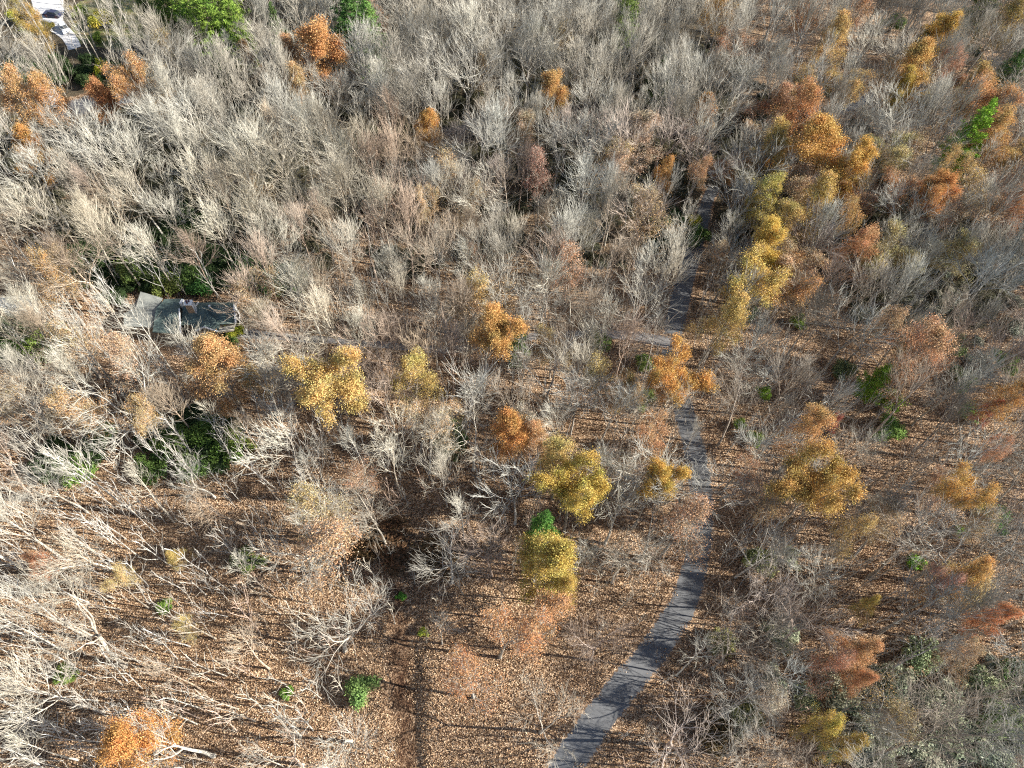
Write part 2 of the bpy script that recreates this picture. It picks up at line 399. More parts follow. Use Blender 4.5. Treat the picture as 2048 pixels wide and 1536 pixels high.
def pine_variant(seed, H=22, full=1.0):
    rng = random.Random(seed); T, L = TM(), TM(); pts = [Vector((0, 0, -.5))]
    for i in range(10): pts.append(pts[-1] + Vector((rng.gauss(0, .06), rng.gauss(0, .06), H / 10)))
    T.tube(pts, [.36 - .034 * i for i in range(11)], 7); z = H * .22
    while z < H - .4:
        n = rng.randint(5, 6); a0 = rng.uniform(0, 6); u = z / H
        for k in range(n):
            if rng.random() < .12: continue
            a = a0 + k * 6.283 / n + rng.uniform(-.25, .25); l = H * .20 * min(1, (1 - u) * 1.75 + .06) * rng.uniform(.65, 1.15)
            i = min(int(u * 10), 9); p0 = Vector((pts[i].x, pts[i].y, z)); d = Vector((math.cos(a), math.sin(a), .05 + .75 * u * rng.uniform(.4, 1)))
            bp = [p0, p0 + d * l * .5, p0 + d * l + Vector((0, 0, l * .10))]
            T.tube(bp, [.07, .045, .02], 4)
            m = max(4, int(l * 9 * full))
            for q in range(m):
                t = .25 + .75 * (q + rng.random()) / m; c = bp[0].lerp(bp[2], t); sw = (1.15 - t) * l * .42
                perp = Vector((-math.sin(a), math.cos(a), 0)); c = c + perp * rng.uniform(-sw, sw) + Vector((0, 0, rng.uniform(-.1, .25)))
                for _ in range(5):
                    nrm = Vector((rng.gauss(0, .8), rng.gauss(0, .8), rng.gauss(0, .5) + .8)).normalized()
                    L.quad(c + Vector((rng.gauss(0, .2), rng.gauss(0, .2), rng.gauss(0, .13))), nrm, .065, rng.uniform(.2, .38), rng)
        z += H * .042
    return (T.mesh('pine_trunk', M_bark), L.mesh('pine_crown', M_green), H * .19, H)
PINE = [pine_variant(900 + s) for s in range(3)]
def shrub_variant(seed, r=1.6, h=2.4, n=3800, size=.12):
    rng = random.Random(seed); T, L = TM(), TM(); blobs = []
    for k in range(15):
        a = rng.uniform(0, 6.28); q = r * .75 * math.sqrt(rng.random()); e = Vector((math.cos(a) * q, math.sin(a) * q, h * rng.uniform(.45, .85) * (1 - .3 * q / r)))
        T.tube([Vector((0, 0, -.1)), e * .5 + Vector((0, 0, .15)), e], [.05, .035, .015], 4); blobs.append((e, r * rng.uniform(.2, .45)))
    for k in range(n):
        e, br = rng.choice(blobs); d = Vector((rng.gauss(0, 1), rng.gauss(0, 1), rng.gauss(0, .8) + .25)).normalized()
        c = e + d * br * (rng.uniform(.3, 1.0) + abs(rng.gauss(0, .28)))
        if c.z < .1: continue
        L.quad(c, (d + Vector((rng.gauss(0, .6), rng.gauss(0, .6), .4))).normalized(), size * .45 * rng.uniform(.6, 1.3), size * rng.uniform(.6, 1.3), rng)
    return (T.mesh('shrub_stems', M_bark), L.mesh('shrub_leaves', M_green), r, h)
SHRUB = [shrub_variant(950 + s) for s in range(4)]

def plant(name, var, x, y, sx, sz, rz, label, cat, group=None, tint=(1, 1, 1), leaf=None, cname='crown', tname='trunk'):
    e = bpy.data.objects.new(name, None); COL.objects.link(e); e.empty_display_size = .5
    e.location = (x, y, zt(x, y)); e.rotation_euler = (0, 0, rz); e.scale = (sx, sx, sz); tag(e, label, cat, group)
    a = link(tname, var[0], e); c = link(cname, var[1], e)
    a.color = (*tint, 1); c.color = (*(leaf or tint), 1)
    return e

# ------------------------------------------------------------------ leafy trees, one by one: crown centre px, py, crown radius px, kind, colour, height, label
O, G, Y, YG = (.50, .215, .055), (.50, .30, .07), (.54, .40, .09), (.38, .34, .06)
RD_, T_, PK, DG = (.34, .12, .055), (.40, .28, .18), (.46, .25, .17), (.30, .22, .07)
PG, GR = (.50, .30, .15), (.30, .33, .22)
LT = [
 (655,790,78,'F',(.52,.37,.11),25,'big pale yellow oak leaning over the brown slope'),
 (430,725,52,'F',(.50,.29,.12),22,'round tan orange oak below the green-roofed house'),
 (965,683,62,'F',(.52,.29,.08),24,'broad bright golden orange oak beside the middle driveway'),
 (820,755,45,'M',(.50,.38,.10),19,'small yellow tree on a straight dark trunk'),
 (1350,750,56,'F',(.54,.29,.06),23,'vivid gold orange tree hanging over the road bend'),
 (1022,862,38,'F',(.54,.25,.06),19,'compact bright orange tree left of a pale one'),
 (1085,880,34,'M',(.52,.29,.14),17,'pale orange tree behind bare grey twigs'),
 (1300,855,58,'T',(.52,.28,.14),20,'thin peach-orange tree left of the road curve'),
 (1150,990,66,'F',(.48,.37,.05),22,'bright yellow-green maple left of the lower road'),
 (1120,925,45,'M',(.50,.38,.12),20,'faded yellow tree above the yellow-green maple'),
 (1303,985,50,'F',(.56,.37,.06),21,'rich golden tree touching the lower road edge'),
 (1080,1100,64,'F',(.42,.34,.05),22,'olive-yellow tree standing alone in the lower middle'),
 (1132,1165,32,'M',(.48,.35,.06),17,'drooping yellow tree at the foot of the olive one'),
 (1005,1275,88,'T',(.50,.22,.09),20,'large sparse red-orange oak with open grey limbs'),
 (945,1370,60,'T',(.50,.21,.09),16,'low red-orange oak near the bottom ditch'),
 (1085,1205,50,'T',(.50,.23,.10),17,'sparse rust tree left of the road shadows'),
 (1630,985,74,'F',(.44,.27,.05),24,'wide brownish gold oak right of the road'),
 (1920,1000,52,'M',(.50,.29,.06),22,'golden brown oak near the right edge'),
 (1440,640,46,'M',(.52,.37,.10),21,'pale yellow tree right of the upper road'),
 (1500,565,55,'M',(.56,.41,.09),22,'soft yellow tree above the pale roadside one'),
 (1545,505,44,'F',(.58,.42,.07),22,'clear lemon yellow tree in the right wood'),
 (1630,290,56,'F',(.54,.30,.06),24,'tall orange gold tree in the upper right row'),
 (1685,345,44,'F',(.56,.34,.06),23,'deep gold tree at the right end of the row'),
 (1605,215,44,'M',(.52,.22,.08),22,'rusty orange tree topping the upper right row'),
 (1560,300,42,'M',(.44,.31,.07),22,'dull gold tree at the left end of the row'),
 (1545,395,40,'M',(.42,.36,.07),21,'green-tinged yellow tree below the gold row'),
 (1615,405,52,'M',(.48,.33,.08),22,'mustard tree below the gold row'),
 (1570,455,40,'M',(.50,.36,.10),20,'dusty yellow tree between mustard and lemon ones'),
 (1690,425,40,'T',(.50,.30,.10),20,'thin tan gold tree right of the mustard one'),
 (1710,495,38,'M',(.52,.25,.12),20,'coral orange tree alone in the right wood'),
 (1845,392,48,'F',(.46,.20,.05),22,'dark burnt orange oak below the tall pine'),
 (1770,380,50,'T',(.46,.22,.10),20,'sparse russet tree left of the burnt orange oak'),
 (1862,62,38,'F',(.58,.37,.05),23,'glowing gold tree beside the dark upper hollow'),
 (1822,140,44,'F',(.52,.31,.08),22,'orange-gold tree below the glowing gold one'),
 (1655,92,42,'M',(.50,.32,.10),22,'light gold tree near the top right'),
 (1625,20,32,'M',(.50,.24,.10),22,'orange tree cut by the upper frame edge'),
 (1700,25,30,'T',(.46,.22,.12),21,'reddish thin tree by the upper frame edge'),
 (1430,22,36,'M',(.50,.31,.10),22,'pale gold tree at the top middle right'),
 (1800,190,28,'F',(.50,.39,.06),18,'small bright yellow tree beside the upper drive'),
 (1970,205,50,'M',(.46,.22,.08),23,'rust-coloured tree by the upper right edge'),
 (1905,145,34,'T',(.46,.22,.16),21,'pink-tinged sparse tree right of the orange-gold one'),
 (1985,275,42,'M',(.50,.27,.08),22,'orange tree under the rust-coloured one'),
 (1940,190,38,'M',(.36,.27,.08),22,'brown olive tree left of the rust-coloured one'),
 (1910,350,40,'T',(.50,.34,.12),19,'straw yellow tree at the pine base'),
 (1840,690,62,'M',(.50,.26,.15),23,'salmon orange oak above the right green sapling'),
 (2022,800,40,'M',(.52,.28,.08),22,'orange tree cut by the right frame edge'),
 (1975,815,20,'M',(.50,.14,.11),14,'small red tree near the right edge'),
 (1665,840,14,'M',(.45,.08,.09),8,'tiny crimson tree in the shaded right wood'),
 (1620,870,46,'M',(.52,.28,.10),20,'light orange tree above the brownish gold oak'),
 (275,180,46,'M',(.50,.26,.10),22,'orange oak right of the shaded yard'),
 (215,200,30,'F',(.44,.18,.07),20,'dark rust oak beside the shaded yard'),
 (62,300,28,'F',(.54,.28,.07),22,'bright orange tree near the left edge'),
 (25,195,42,'M',(.50,.28,.12),22,'peach orange oak at the upper left edge'),
 (92,208,36,'M',(.50,.25,.09),21,'orange oak screening a white patch'),
 (498,115,24,'M',(.50,.28,.12),22,'small peach tree below the top pines'),
 (660,85,58,'F',(.50,.24,.08),24,'large orange oak left of the dark pines'),
 (600,115,34,'M',(.48,.26,.13),21,'pale orange oak left of the large orange one'),
 (745,22,28,'M',(.48,.21,.09),22,'red-brown oak behind the top pines'),
 (600,185,32,'M',(.50,.34,.17),21,'straw orange crown amid the grey wood'),
 (855,255,27,'F',(.52,.27,.06),21,'lone bright orange tree in the grey wood'),
 (1120,180,34,'F',(.50,.30,.10),23,'round gold oak in the upper grey wood'),
 (1408,215,26,'F',(.52,.26,.06),20,'small orange tree left of the upper row'),
 (1325,335,25,'M',(.50,.26,.07),19,'orange tree above the bend of the road'),
 (1042,262,30,'M',(.38,.29,.22),22,'dusty brown oak in the grey wood'),
 (1290,278,46,'M',(.38,.28,.22),22,'broad dusty brown oak above the road bend'),
 (1225,310,44,'T',(.40,.27,.21),21,'brown thin oak left of the dusty broad one'),
 (1085,345,30,'T',(.48,.25,.22),20,'pinkish tree in the middle grey wood'),
 (2025,425,34,'M',(.38,.14,.06),21,'dark red oak at the right edge'),
 (1912,1170,44,'M',(.52,.29,.08),21,'orange tree among the lower right wood'),
 (1985,1245,30,'M',(.52,.18,.08),19,'red-orange tree near the lower right edge'),
 (1700,1290,40,'M',(.50,.26,.12),18,'orange peach tree in the lower right'),
 (1655,1340,38,'T',(.46,.18,.13),17,'dusty red tree in the lower right'),
 (1725,1350,28,'M',(.52,.24,.12),16,'small coral tree above pale shrubs'),
 (1855,1160,38,'T',(.44,.20,.17),20,'mauve-red thin tree left of the orange one'),
 (1740,1215,18,'M',(.50,.39,.08),15,'little yellow tree in the lower right wood'),
 (1655,1450,34,'M',(.52,.40,.06),17,'yellow tree near the bottom right'),
 (1695,1500,30,'M',(.48,.35,.06),16,'yellow sapling at the bottom right'),
 (262,1488,56,'F',(.56,.24,.05),20,'blazing orange maple at the lower left'),
 (625,1080,78,'T',(.48,.28,.17),20,'pale brown oak with thick white limbs'),
 (235,1175,38,'T',(.54,.42,.17),15,'wispy yellow tree on the lower left slope'),
 (352,1105,20,'M',(.54,.42,.12),9,'tiny yellow sapling on the left slope'),
 (355,1255,24,'T',(.54,.42,.14),10,'thin yellow sapling on the lower left slope'),
 (300,850,46,'T',(.50,.34,.15),20,'sparse tan yellow tree left of the evergreens'),
 (165,800,44,'T',(.46,.27,.12),22,'russet tree among pale trunks'),
 (250,740,44,'T',(.50,.32,.22),22,'peach thin tree left of the round tan oak'),
 (85,1130,26,'M',(.50,.20,.11),12,'small red-orange tree at the left edge'),
 (945,560,46,'T',(.52,.36,.12),21,'straw gold tree in the middle wood'),
 (1155,540,44,'T',(.50,.27,.18),21,'salmon tree in the middle wood'),
 (860,400,34,'T',(.50,.36,.20),21,'straw tree amid pale grey crowns'),
 (85,545,34,'T',(.50,.29,.10),22,'orange streaked tree left of the house'),
 (1210,735,38,'T',(.46,.36,.13),18,'thin yellow-green tree between driveway and clearing'),
 (1260,765,34,'M',(.46,.31,.13),14,'low tan tree near the road bend'),
 (30,15,26,'M',(.42,.36,.08),20,'olive yellow tree at the top left corner'),
 (62,45,22,'F',(.44,.30,.06),17,'golden olive tree beside the concrete drive'),
 (2000,40,40,'M',(.34,.24,.05),22,'shaded brown gold oak in the top right corner'),
 (1930,1330,36,'T',(.42,.27,.16),18,'faint tan tree behind the watermark area' ),
 (1760,640,34,'T',(.42,.26,.16),20,'faint brown tree left of the salmon oak'),
 (1390,350,30,'T',(.50,.28,.15),19,'peach tree just above the road top'),
 (1555,1010,30,'T',(.48,.30,.12),18,'thin orange tree left of the brownish gold oak'),
 (1690,1060,36,'T',(.50,.33,.10),18,'faded gold tree below the brownish gold oak'),
 (1985,920,34,'T',(.50,.24,.15),18,'coral thin tree above the right golden brown oak'),
]
LT = [(t[:6] + ('faint tan tree low in the right corner wood',)) if 'watermark' in t[6] else t for t in LT]
LAND = []   # (px, py, phrase)
TAKEN = []
for i, (px, py, rp, kind, col, H, lab) in enumerate(LT):
    col = tuple(.74 * a + .26 * b_ for a, b_ in zip(col, (.60, .46, .26)))
    V = {'F': FULL, 'M': MID, 'T': THIN}[kind]; v = V[(i * 7 + 3) % len(V)]
    if rp < 46 and kind != 'T': v = V[(i % 2) * 2 + (1 if kind == 'M' else 0)]; H = min(H, 8 + rp * .34)
    x, y = P(px, py, H * .70); s = rp / ppm(x, y, H * .7) / v[2]
    plant('autumn_tree', v, x, y, s, H / v[3], i * 2.399, lab, 'tree', 'trees still holding autumn leaves', (.8, .78, .74), col)
    LAND.append((px, py, lab)); TAKEN.append((x, y, max(2.5, s * v[2] * (.8 if kind != 'T' else .5))))
# pines
PT = [
 (425,60,46,23,(.13,.24,.06),'tall pine at the top left of the pine group'),
 (340,25,36,22,(.11,.20,.05),'dark pine beside the far lawn'),
 (470,55,30,21,(.17,.30,.08),'slim bright green pine at the top'),
 (455,10,38,24,(.17,.29,.08),'pine cut by the top edge'),
 (300,45,22,18,(.09,.15,.05),'short dark pine beside the far lawn'),
 (700,40,42,25,(.07,.17,.06),'dark blue-green pine beside the orange oak'),
 (742,80,40,24,(.11,.23,.08),'dense pine right of the large orange oak'),
 (1256,22,30,24,(.20,.32,.12),'lone light green pine at the top middle'),
 (1925,290,38,24,(.17,.34,.05),'tall bright green pine in the right wood'),
 (2010,160,30,21,(.08,.17,.06),'dark pine at the upper right edge'),
 (1752,765,28,13,(.18,.33,.06),'young bright green pine in the right clearing'),
 (1085,1065,34,19,(.08,.20,.06),'green pine behind the olive-yellow tree'),
 (900,870,36,12,(.12,.20,.10),'grey-green young pine in the centre wood'),
 (555,70,22,19,(.08,.16,.06),'small pine left of the large orange oak'),
 (1320,160,26,16,(.05,.10,.04),'dark low pine sunk in the grey wood'),
 (1965,20,34,20,(.09,.14,.04),'dark pine above the shaded hollow'),
 (385,30,40,24,(.15,.28,.07),'leafy bright pine in the middle of the top pine group'),
 (490,85,26,20,(.18,.30,.08),'lower right pine of the top pine group'),
 (440,130,16,16,(.16,.26,.09),'thin green pine among grey crowns'),
]
for i, (px, py, rp, H, col, lab) in enumerate(PT):
    v = PINE[i % 3]; x, y = P(px, py, H * .58); s = rp / ppm(x, y, H * .6) / v[2]
    plant('pine_tree', v, x, y, s, H / v[3], i * 1.7, lab, 'pine', 'green pines among the bare wood', (.5, .42, .36), (col[0] * 1.35, col[1] * 1.15, col[2] * .8))
    LAND.append((px, py, lab)); TAKEN.append((x, y, max(2.5, s * v[2] * .8)))
LAND += [(360, 625, 'green-roofed house'), (30, 610, 'pale shed'), (105, 35, 'parked dark car'), (1402, 1000, 'lower road'), (1375, 540, 'upper road'),
         (1258, 1360, 'road in the foreground'), (1150, 668, 'gravel driveway'), (800, 1450, 'dry ditch'), (170, 215, 'shaded gravel yard')]

# hand-placed big pale trees: base px, height, scale, variant, label
HT = [
 (165,1412,24,1.1,'thick white trunk at the left edge, second from the bottom'),
 (132,1122,24,1.0,'white forked tree at the left edge beside brown litter'),
 (182,1276,25,1.0,'tall grey-white tree leaning off the left edge'),
 (122,1300,22,.8,'slender white tree just below the left edge pair'),
 (140,1400,17,.7,'white pole-like tree beside the thick left trunk'),
 (428,1512,19,1.0,'twisted white tree right of the blazing orange maple'),
 (430,995,15,.9,'broken white forked tree below the evergreens'),
 (268,1026,25,1.0,'tall white tree left of the broken white fork'),
 (606,1530,17,.8,'pale crooked tree at the bottom left centre'),
 (702,1482,18,.9,'white bent tree right of the crooked one'),
 (690,1300,19,1.15,'silvery spreading tree left of the dry ditch'),
 (905,1165,17,1.1,'grey tree with dark tangled twigs, lower middle'),
 (640,1150,18,.9,'white-limbed tree within the pale brown oak'),
 (1816,914,22,1.0,'dark leaning trunk in the right clearing'),
 (1512,905,19,.9,'thin dark trunk leaning right off the road'),
 (1440,1000,16,.9,'crooked tree at the right edge of the road'),
 (1480,1052,21,1.1,'dark double trunk right of the lower road'),
 (1484,1290,22,1.0,'dark straight trunk over golden litter, lower right'),
 (1590,1150,17,.8,'dark leaning pole in the lower right'),
 (1838,1275,22,1.0,'dark trunk below the mauve-red thin tree'),
 (1470,1155,20,1.0,'grey tree leaning away from the road shadows'),
 (612,966,21,.9,'grey tree on a bent trunk, brown slope'),
 (660,930,10,.5,'dead stub below the big pale yellow oak'),
 (1030,1048,20,.95,'tall grey tree on a dark trunk, centre'),
 (990,998,15,.7,'slim tree with twin dark poles, centre'),
 (1140,868,20,1.0,'dark-trunked tree in the centre clearing'),
 (1285,760,21,.9,'leaning dark trunk left of the road bend'),
 (930,880,22,1.1,'wide grey tree below the golden orange oak'),
 (1085,830,20,1.05,'many-stemmed grey tree in the centre clearing'),
 (1560,735,24,1.0,'long dark leaning trunk above the right clearing'),
 (1600,870,18,.9,'bare tree beside the light orange one'),
 (1760,1350,18,.9,'bent grey tree in the lower right corner'),
 (330,900,22,1.1,'white twisted tree in front of the evergreens'),
 (352,752,23,.9,'white trunk below the house roof, right one'),
 (300,748,25,1.0,'white trunk below the house roof, left one'),
 (250,790,27,1.1,'tall white tree left of the house roof'),
]
NB = 0
for i, (px, py, H, s, lab) in enumerate(HT):
    x, y = P(px, py); left = px < 800
    V = (GNARL if i in (5, 6, 8, 9, 10, 12, 15, 28, 31, 32) else TALL if i in (2, 3, 4, 7, 14, 18, 24, 26, 33, 34, 35) else BARE); v = V[i % len(V)]
    plant('bare_tree', v, x, y, s * H / v[3], H / v[3], i * 2.1, lab, 'tree', 'bare leafless trees', (1.08, 1.06, 1.01) if left else (.62, .58, .54) if i in (13,14,16,17,18,19,29) else (1, 1, 1), None)  # listed trees get a darker tint: their shaded side painted in
    TAKEN.append((x, y, 3.2)); NB += 1
    if left: LAND.append((*PR(x, y, H * .5), lab))

# ------------------------------------------------------------------ auto-labelled repeats
ORD = ['nearest', 'second nearest', 'third nearest', 'fourth nearest', 'fifth nearest', 'sixth nearest', 'seventh nearest', 'eighth nearest', 'ninth nearest', 'tenth nearest']
def dirword(dx, dy):
    a = math.degrees(math.atan2(-dy, dx)) % 360; k = int((a + 22.5) // 45) % 8
    return ['right of', 'up and right of', 'above', 'up and left of', 'left of', 'down and left of', 'below', 'down and right of'][k]
def autolabel(items, desc):
    """items: (px, py, obj, adjective)"""
    g = {}
    for px, py, o, adj in items:
        L = min(LAND, key=lambda l: (l[0] - px) ** 2 + (l[1] - py) ** 2)
        g.setdefault((L[2], dirword(px - L[0], py - L[1]), adj), []).append(((px - L[0]) ** 2 + (py - L[1]) ** 2, o))
    for (l, d, adj), os_ in g.items():
        os_.sort(key=lambda t: t[0])
        for k, (_, o) in enumerate(os_):
            words = f'{adj} {desc} {ORD[min(k, 9)]} {d} the {l}'.split()
            if k >= 10: words = f'{adj} {desc} far {d} the {l}'.split()
            o['label'] = ' '.join(words[:16])

# grid for fast spacing tests
GRID = {}
def gadd(x, y, r): GRID.setdefault((int(x // 8), int(y // 8)), []).append((x, y, r))
for x, y, r in AVOID: gadd(x, y, r)
AV = dict((k, list(v)) for k, v in GRID.items())
def near(G, x, y, f):
    i, j = int(x // 8), int(y // 8)
    for a in (-2, -1, 0, 1, 2):
        for b_ in (-2, -1, 0, 1, 2):
            for X, Y, r in G.get((i + a, j + b_), ()):
                if (X - x) ** 2 + (Y - y) ** 2 < f(r) ** 2: return True
    return False
HOUSEBOX = [(-74, -50, 69, 81), (-100, -89, 73, 81), (-136, -120, 172, 190), (-118, -110, 134, 142)]
def blocked(x, y, m=1.0): return any(a - m < x < b_ + m and c - m < y < d + m for a, b_, c, d in HOUSEBOX)
def el(px, py, cx, cy, rx, ry): return ((px - cx) / rx) ** 2 + ((py - cy) / ry) ** 2 < 1
def spacing(px, py):
    if el(px, py, 1965, 65, 45, 28): return None
    if el(px, py, 145, 35, 85, 45): return 17
    if py < 210 and px < 290: return 6.6
    if py < 560 and px < 1400: return 5.0 + 2.2 * noise.noise((px * .008, py * .010, 4))
    if py < 560: return 5.6
    if el(px, py, 540, 600, 60, 20): return None
    if px < 560 and py < 930: return 6.0
    if px < 1330 and py < 760: return 5.0
    if px < 640 and py >= 930: return 9.5
    if px < 1330 and py >= 1160: return 12
    if px < 1340: return 5.8
    if el(px, py, 1620, 750, 150, 95) or el(px, py, 1730, 900, 140, 60): return 9.5
    if px >= 1340 and py < 760: return 5.8
    if px < 1500: return 5.6
    if px < 1700: return 6.2
    return 5.6
CROWNS = [(175, 212, 95, 38, 1e9), (190, 160, 95, 36, P(180, 195)[1]), (430, 622, 66, 42, 1e9), (105, 35, 42, 36, 1e9), (1650, 235, 60, 30, 1e9)]
for px, py, rp, *_ in LT + PT:
    kd = _[0]
    if kd != 'T': CROWNS.append((px, py, rp * .95, rp * 1.0, P(px, py, 15)[1]))
def hides(x, y):
    for z in (12, 18):
        cx, cy = PR(x, y, z)
        for a, b_, rx, ry, yy in CROWNS:
            if y < yy and el(cx, cy, a, b_, rx, ry): return True
    return False
TREES = {}; placed = []
for x, y, r in TAKEN: TREES.setdefault((int(x // 8), int(y // 8)), []).append((x, y, r))
for _ in range(60000):
    x, y = R.uniform(-185, 200), R.uniform(-12, 232)
    px, py = PR(x, y, 0)
    sp = spacing(min(max(px, 0), 2048), min(max(py, 0), 1536))
    if el(px, py, 440, 715, 90, 60) or el(px, py, 400, 660, 110, 40): continue
    if sp is None or blocked(x, y, 1.5): continue
    if px < -330 or px > 2600 or py < -220: continue
    if y < 46 and abs(x - ravine_x(y)) < 3: continue
    if near(AV, x, y, lambda r: r + .8): continue
    if hides(x, y) and (px < 330 or R.random() < .85): continue
    if near(TREES, x, y, lambda r, s=sp: (s * .55 + r * .5 if r != 0 else s)): continue
    TREES.setdefault((int(x // 8), int(y // 8)), []).append((x, y, 0)); placed.append((x, y, px, py))
placed.sort(key=lambda t: math.dist((t[0], t[1], 0), (0, 0, CH)))
ALLV = BARE + TALL + GNARL + NEARV
def choose(x, y, px, py):
    if px < 330 and py < 230: k = len(BARE) + R.randrange(len(TALL))
    elif py > 640 or (px > 1400 and py > 480):
        nb_ = len(BARE) + len(TALL) + len(GNARL)
        k = R.choice([nb_ + R.randrange(7), nb_ + R.randrange(7), nb_ + 3 + R.randrange(4), len(BARE) + R.randrange(4), len(BARE) + len(TALL) + R.randrange(4)] if py > 880 else [nb_ + R.randrange(7), R.randrange(13), R.randrange(13)])
    else: k = R.randrange(len(BARE)) if R.random() < .85 else len(BARE) + R.randrange(4)
    H = R.uniform(18, 25) * (1 if py < 700 else .9); s = R.uniform(.85, 1.15)
    return k, H, s
auto, rest = [], []
for x, y, px, py in placed:
    k, H, s = choose(x, y, px, py); v = ALLV[k]; cx, cy = PR(x, y, H * .72); inside = -40 < cx < 2088 and -40 < cy < 1576
    sh = R.random()
    right = px > 1350
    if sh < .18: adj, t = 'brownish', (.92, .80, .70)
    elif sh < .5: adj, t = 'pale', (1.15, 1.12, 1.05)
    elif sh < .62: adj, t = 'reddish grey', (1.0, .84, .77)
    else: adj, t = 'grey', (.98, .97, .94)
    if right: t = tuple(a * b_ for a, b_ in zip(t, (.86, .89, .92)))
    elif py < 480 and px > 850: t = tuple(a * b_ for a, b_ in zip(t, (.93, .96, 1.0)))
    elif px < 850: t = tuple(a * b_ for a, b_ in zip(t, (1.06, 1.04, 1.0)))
    if inside and NB < 300:
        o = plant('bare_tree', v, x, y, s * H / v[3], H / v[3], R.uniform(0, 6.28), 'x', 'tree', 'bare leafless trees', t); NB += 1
        auto.append((cx, cy, o, 'tall ' + adj if H > 22 else adj))
    else: rest.append((k, x, y, s * H / v[3], H / v[3], R.uniform(0, 6.28)))
autolabel(auto, 'bare tree,')

THN = []
for x, y, px, py in sorted(placed, key=lambda t: not (t[2] > 1350 and t[3] < 640)):
    if R.random() > .62: continue
    cx, cy = PR(x, y, 15)
    if not (0 < cx < 2048 and 0 < cy < 1536): continue
    belt = el(cx, cy, 1620, 380, 190, 240) or el(cx, cy, 1850, 300, 200, 260)
    pr = .8 if belt else .42 if (cx > 1400 and cy > 560) else .30 if cy > 560 else .05
    if R.random() > pr or len(THN) > 170: continue
    col, w_ = R.choice([((.54, .38, .15), 'golden tan'), ((.54, .32, .14), 'orange tan'), ((.46, .27, .16), 'russet'), ((.50, .36, .22), 'peach'), ((.44, .38, .18), 'olive tan')] if belt else [((.48, .35, .2), 'faded tan'), ((.46, .28, .17), 'faded russet'), ((.40, .33, .25), 'dusty brown'), ((.5, .38, .18), 'straw')])
    v = R.choice(THIN if not belt else THIN + MID); s = R.uniform(.6, .95); x2, y2 = x + R.uniform(-3, 3), y + R.uniform(-3, 3)
    if near(AV, x2, y2, lambda r: r + .5) or blocked(x2, y2): continue
    o = plant('autumn_tree', v, x2, y2, s, s * R.uniform(.85, 1.05), R.uniform(0, 6.28), 'x', 'tree', 'trees still holding autumn leaves', (.85, .83, .8), col); THN.append((cx, cy, o, 'sparse ' + w_))
autolabel(THN, 'leaved tree,')

def scatter(name, variants, items, label, cat, color=(1, 1, 1)):
    """one 'stuff' object: instances of tree meshes on points"""
    src = []
    for i, v in enumerate(variants):
        a = v
        m = bpy.data.meshes.new(name + '_source'); m.from_pydata([], [], [])
        # join both parts
        va = np.empty(len(v[0].vertices) * 3, np.float32); v[0].vertices.foreach_get('co', va)
        vb = np.empty(len(v[1].vertices) * 3, np.float32); v[1].vertices.foreach_get('co', vb)
        na = len(v[0].vertices)
        fa = [tuple(p.vertices) for p in v[0].polygons]; fb = [tuple(q + na for q in p.vertices) for p in v[1].polygons]
        m = bpy.data.meshes.new(name + '_source'); m.from_pydata(np.concatenate([va, vb]).reshape(-1, 3).tolist(), [], fa + fb)
        m.materials.append(v[0].materials[0]); m.materials.append(v[1].materials[0])
        m.polygons.foreach_set('material_index', [0] * len(fa) + [1] * len(fb)); m.update()
        so_ = bpy.data.objects.new(name + '_source', m); so_.color = (*color, 1); src.append(so_)
    me = bpy.data.meshes.new(name); me.from_pydata([(x, y, zt(x, y)) for _, x, y, *_ in items], [], [])
    for an, ty, vals in (('idx', 'INT', [t[0] for t in items]), ('rz', 'FLOAT', [t[5] for t in items])):
        me.attributes.new(an, ty, 'POINT').data.foreach_set('value', vals)
    me.attributes.new('scl', 'FLOAT_VECTOR', 'POINT').data.foreach_set('vector', [c for t in items for c in (t[3], t[3], t[4])])
    o = link(name, me); tag(o, label, cat, None, 'stuff'); o.color = (*color, 1)
    ng = bpy.data.node_groups.new(name, 'GeometryNodeTree')
    ng.interface.new_socket('Geometry', in_out='INPUT', socket_type='NodeSocketGeometry'); ng.interface.new_socket('Geometry', in_out='OUTPUT', socket_type='NodeSocketGeometry')
    gi, go, jn = N(ng, 'NodeGroupInput'), N(ng, 'NodeGroupOutput'), N(ng, 'GeometryNodeJoinGeometry')
    ai = N(ng, 'GeometryNodeInputNamedAttribute', data_type='INT'); ai.inputs[0].default_value = 'idx'
    ar = N(ng, 'GeometryNodeInputNamedAttribute', data_type='FLOAT'); ar.inputs[0].default_value = 'rz'
    as_ = N(ng, 'GeometryNodeInputNamedAttribute', data_type='FLOAT_VECTOR'); as_.inputs[0].default_value = 'scl'
    cr = N(ng, 'ShaderNodeCombineXYZ'); ng.links.new(ar.outputs[0], cr.inputs[2])
    for i, s_ in enumerate(src):
        oi = N(ng, 'GeometryNodeObjectInfo'); oi.inputs['Object'].default_value = s_; oi.inputs['As Instance'].default_value = True
        cp = N(ng, 'FunctionNodeCompare', data_type='INT', operation='EQUAL'); ng.links.new(ai.outputs[0], cp.inputs[2]); cp.inputs[3].default_value = i
        ip = N(ng, 'GeometryNodeInstanceOnPoints'); ng.links.new(gi.outputs[0], ip.inputs['Points']); ng.links.new(cp.outputs[0], ip.inputs['Selection'])
        ng.links.new(oi.outputs['Geometry'], ip.inputs['Instance']); ng.links.new(cr.outputs[0], ip.inputs['Rotation']); ng.links.new(as_.outputs[0], ip.inputs['Scale'])
        ng.links.new(ip.outputs[0], jn.inputs[0])
    ng.links.new(jn.outputs[0], go.inputs[0])
    md = o.modifiers.new('scatter', 'NODES'); md.node_group = ng
    return o
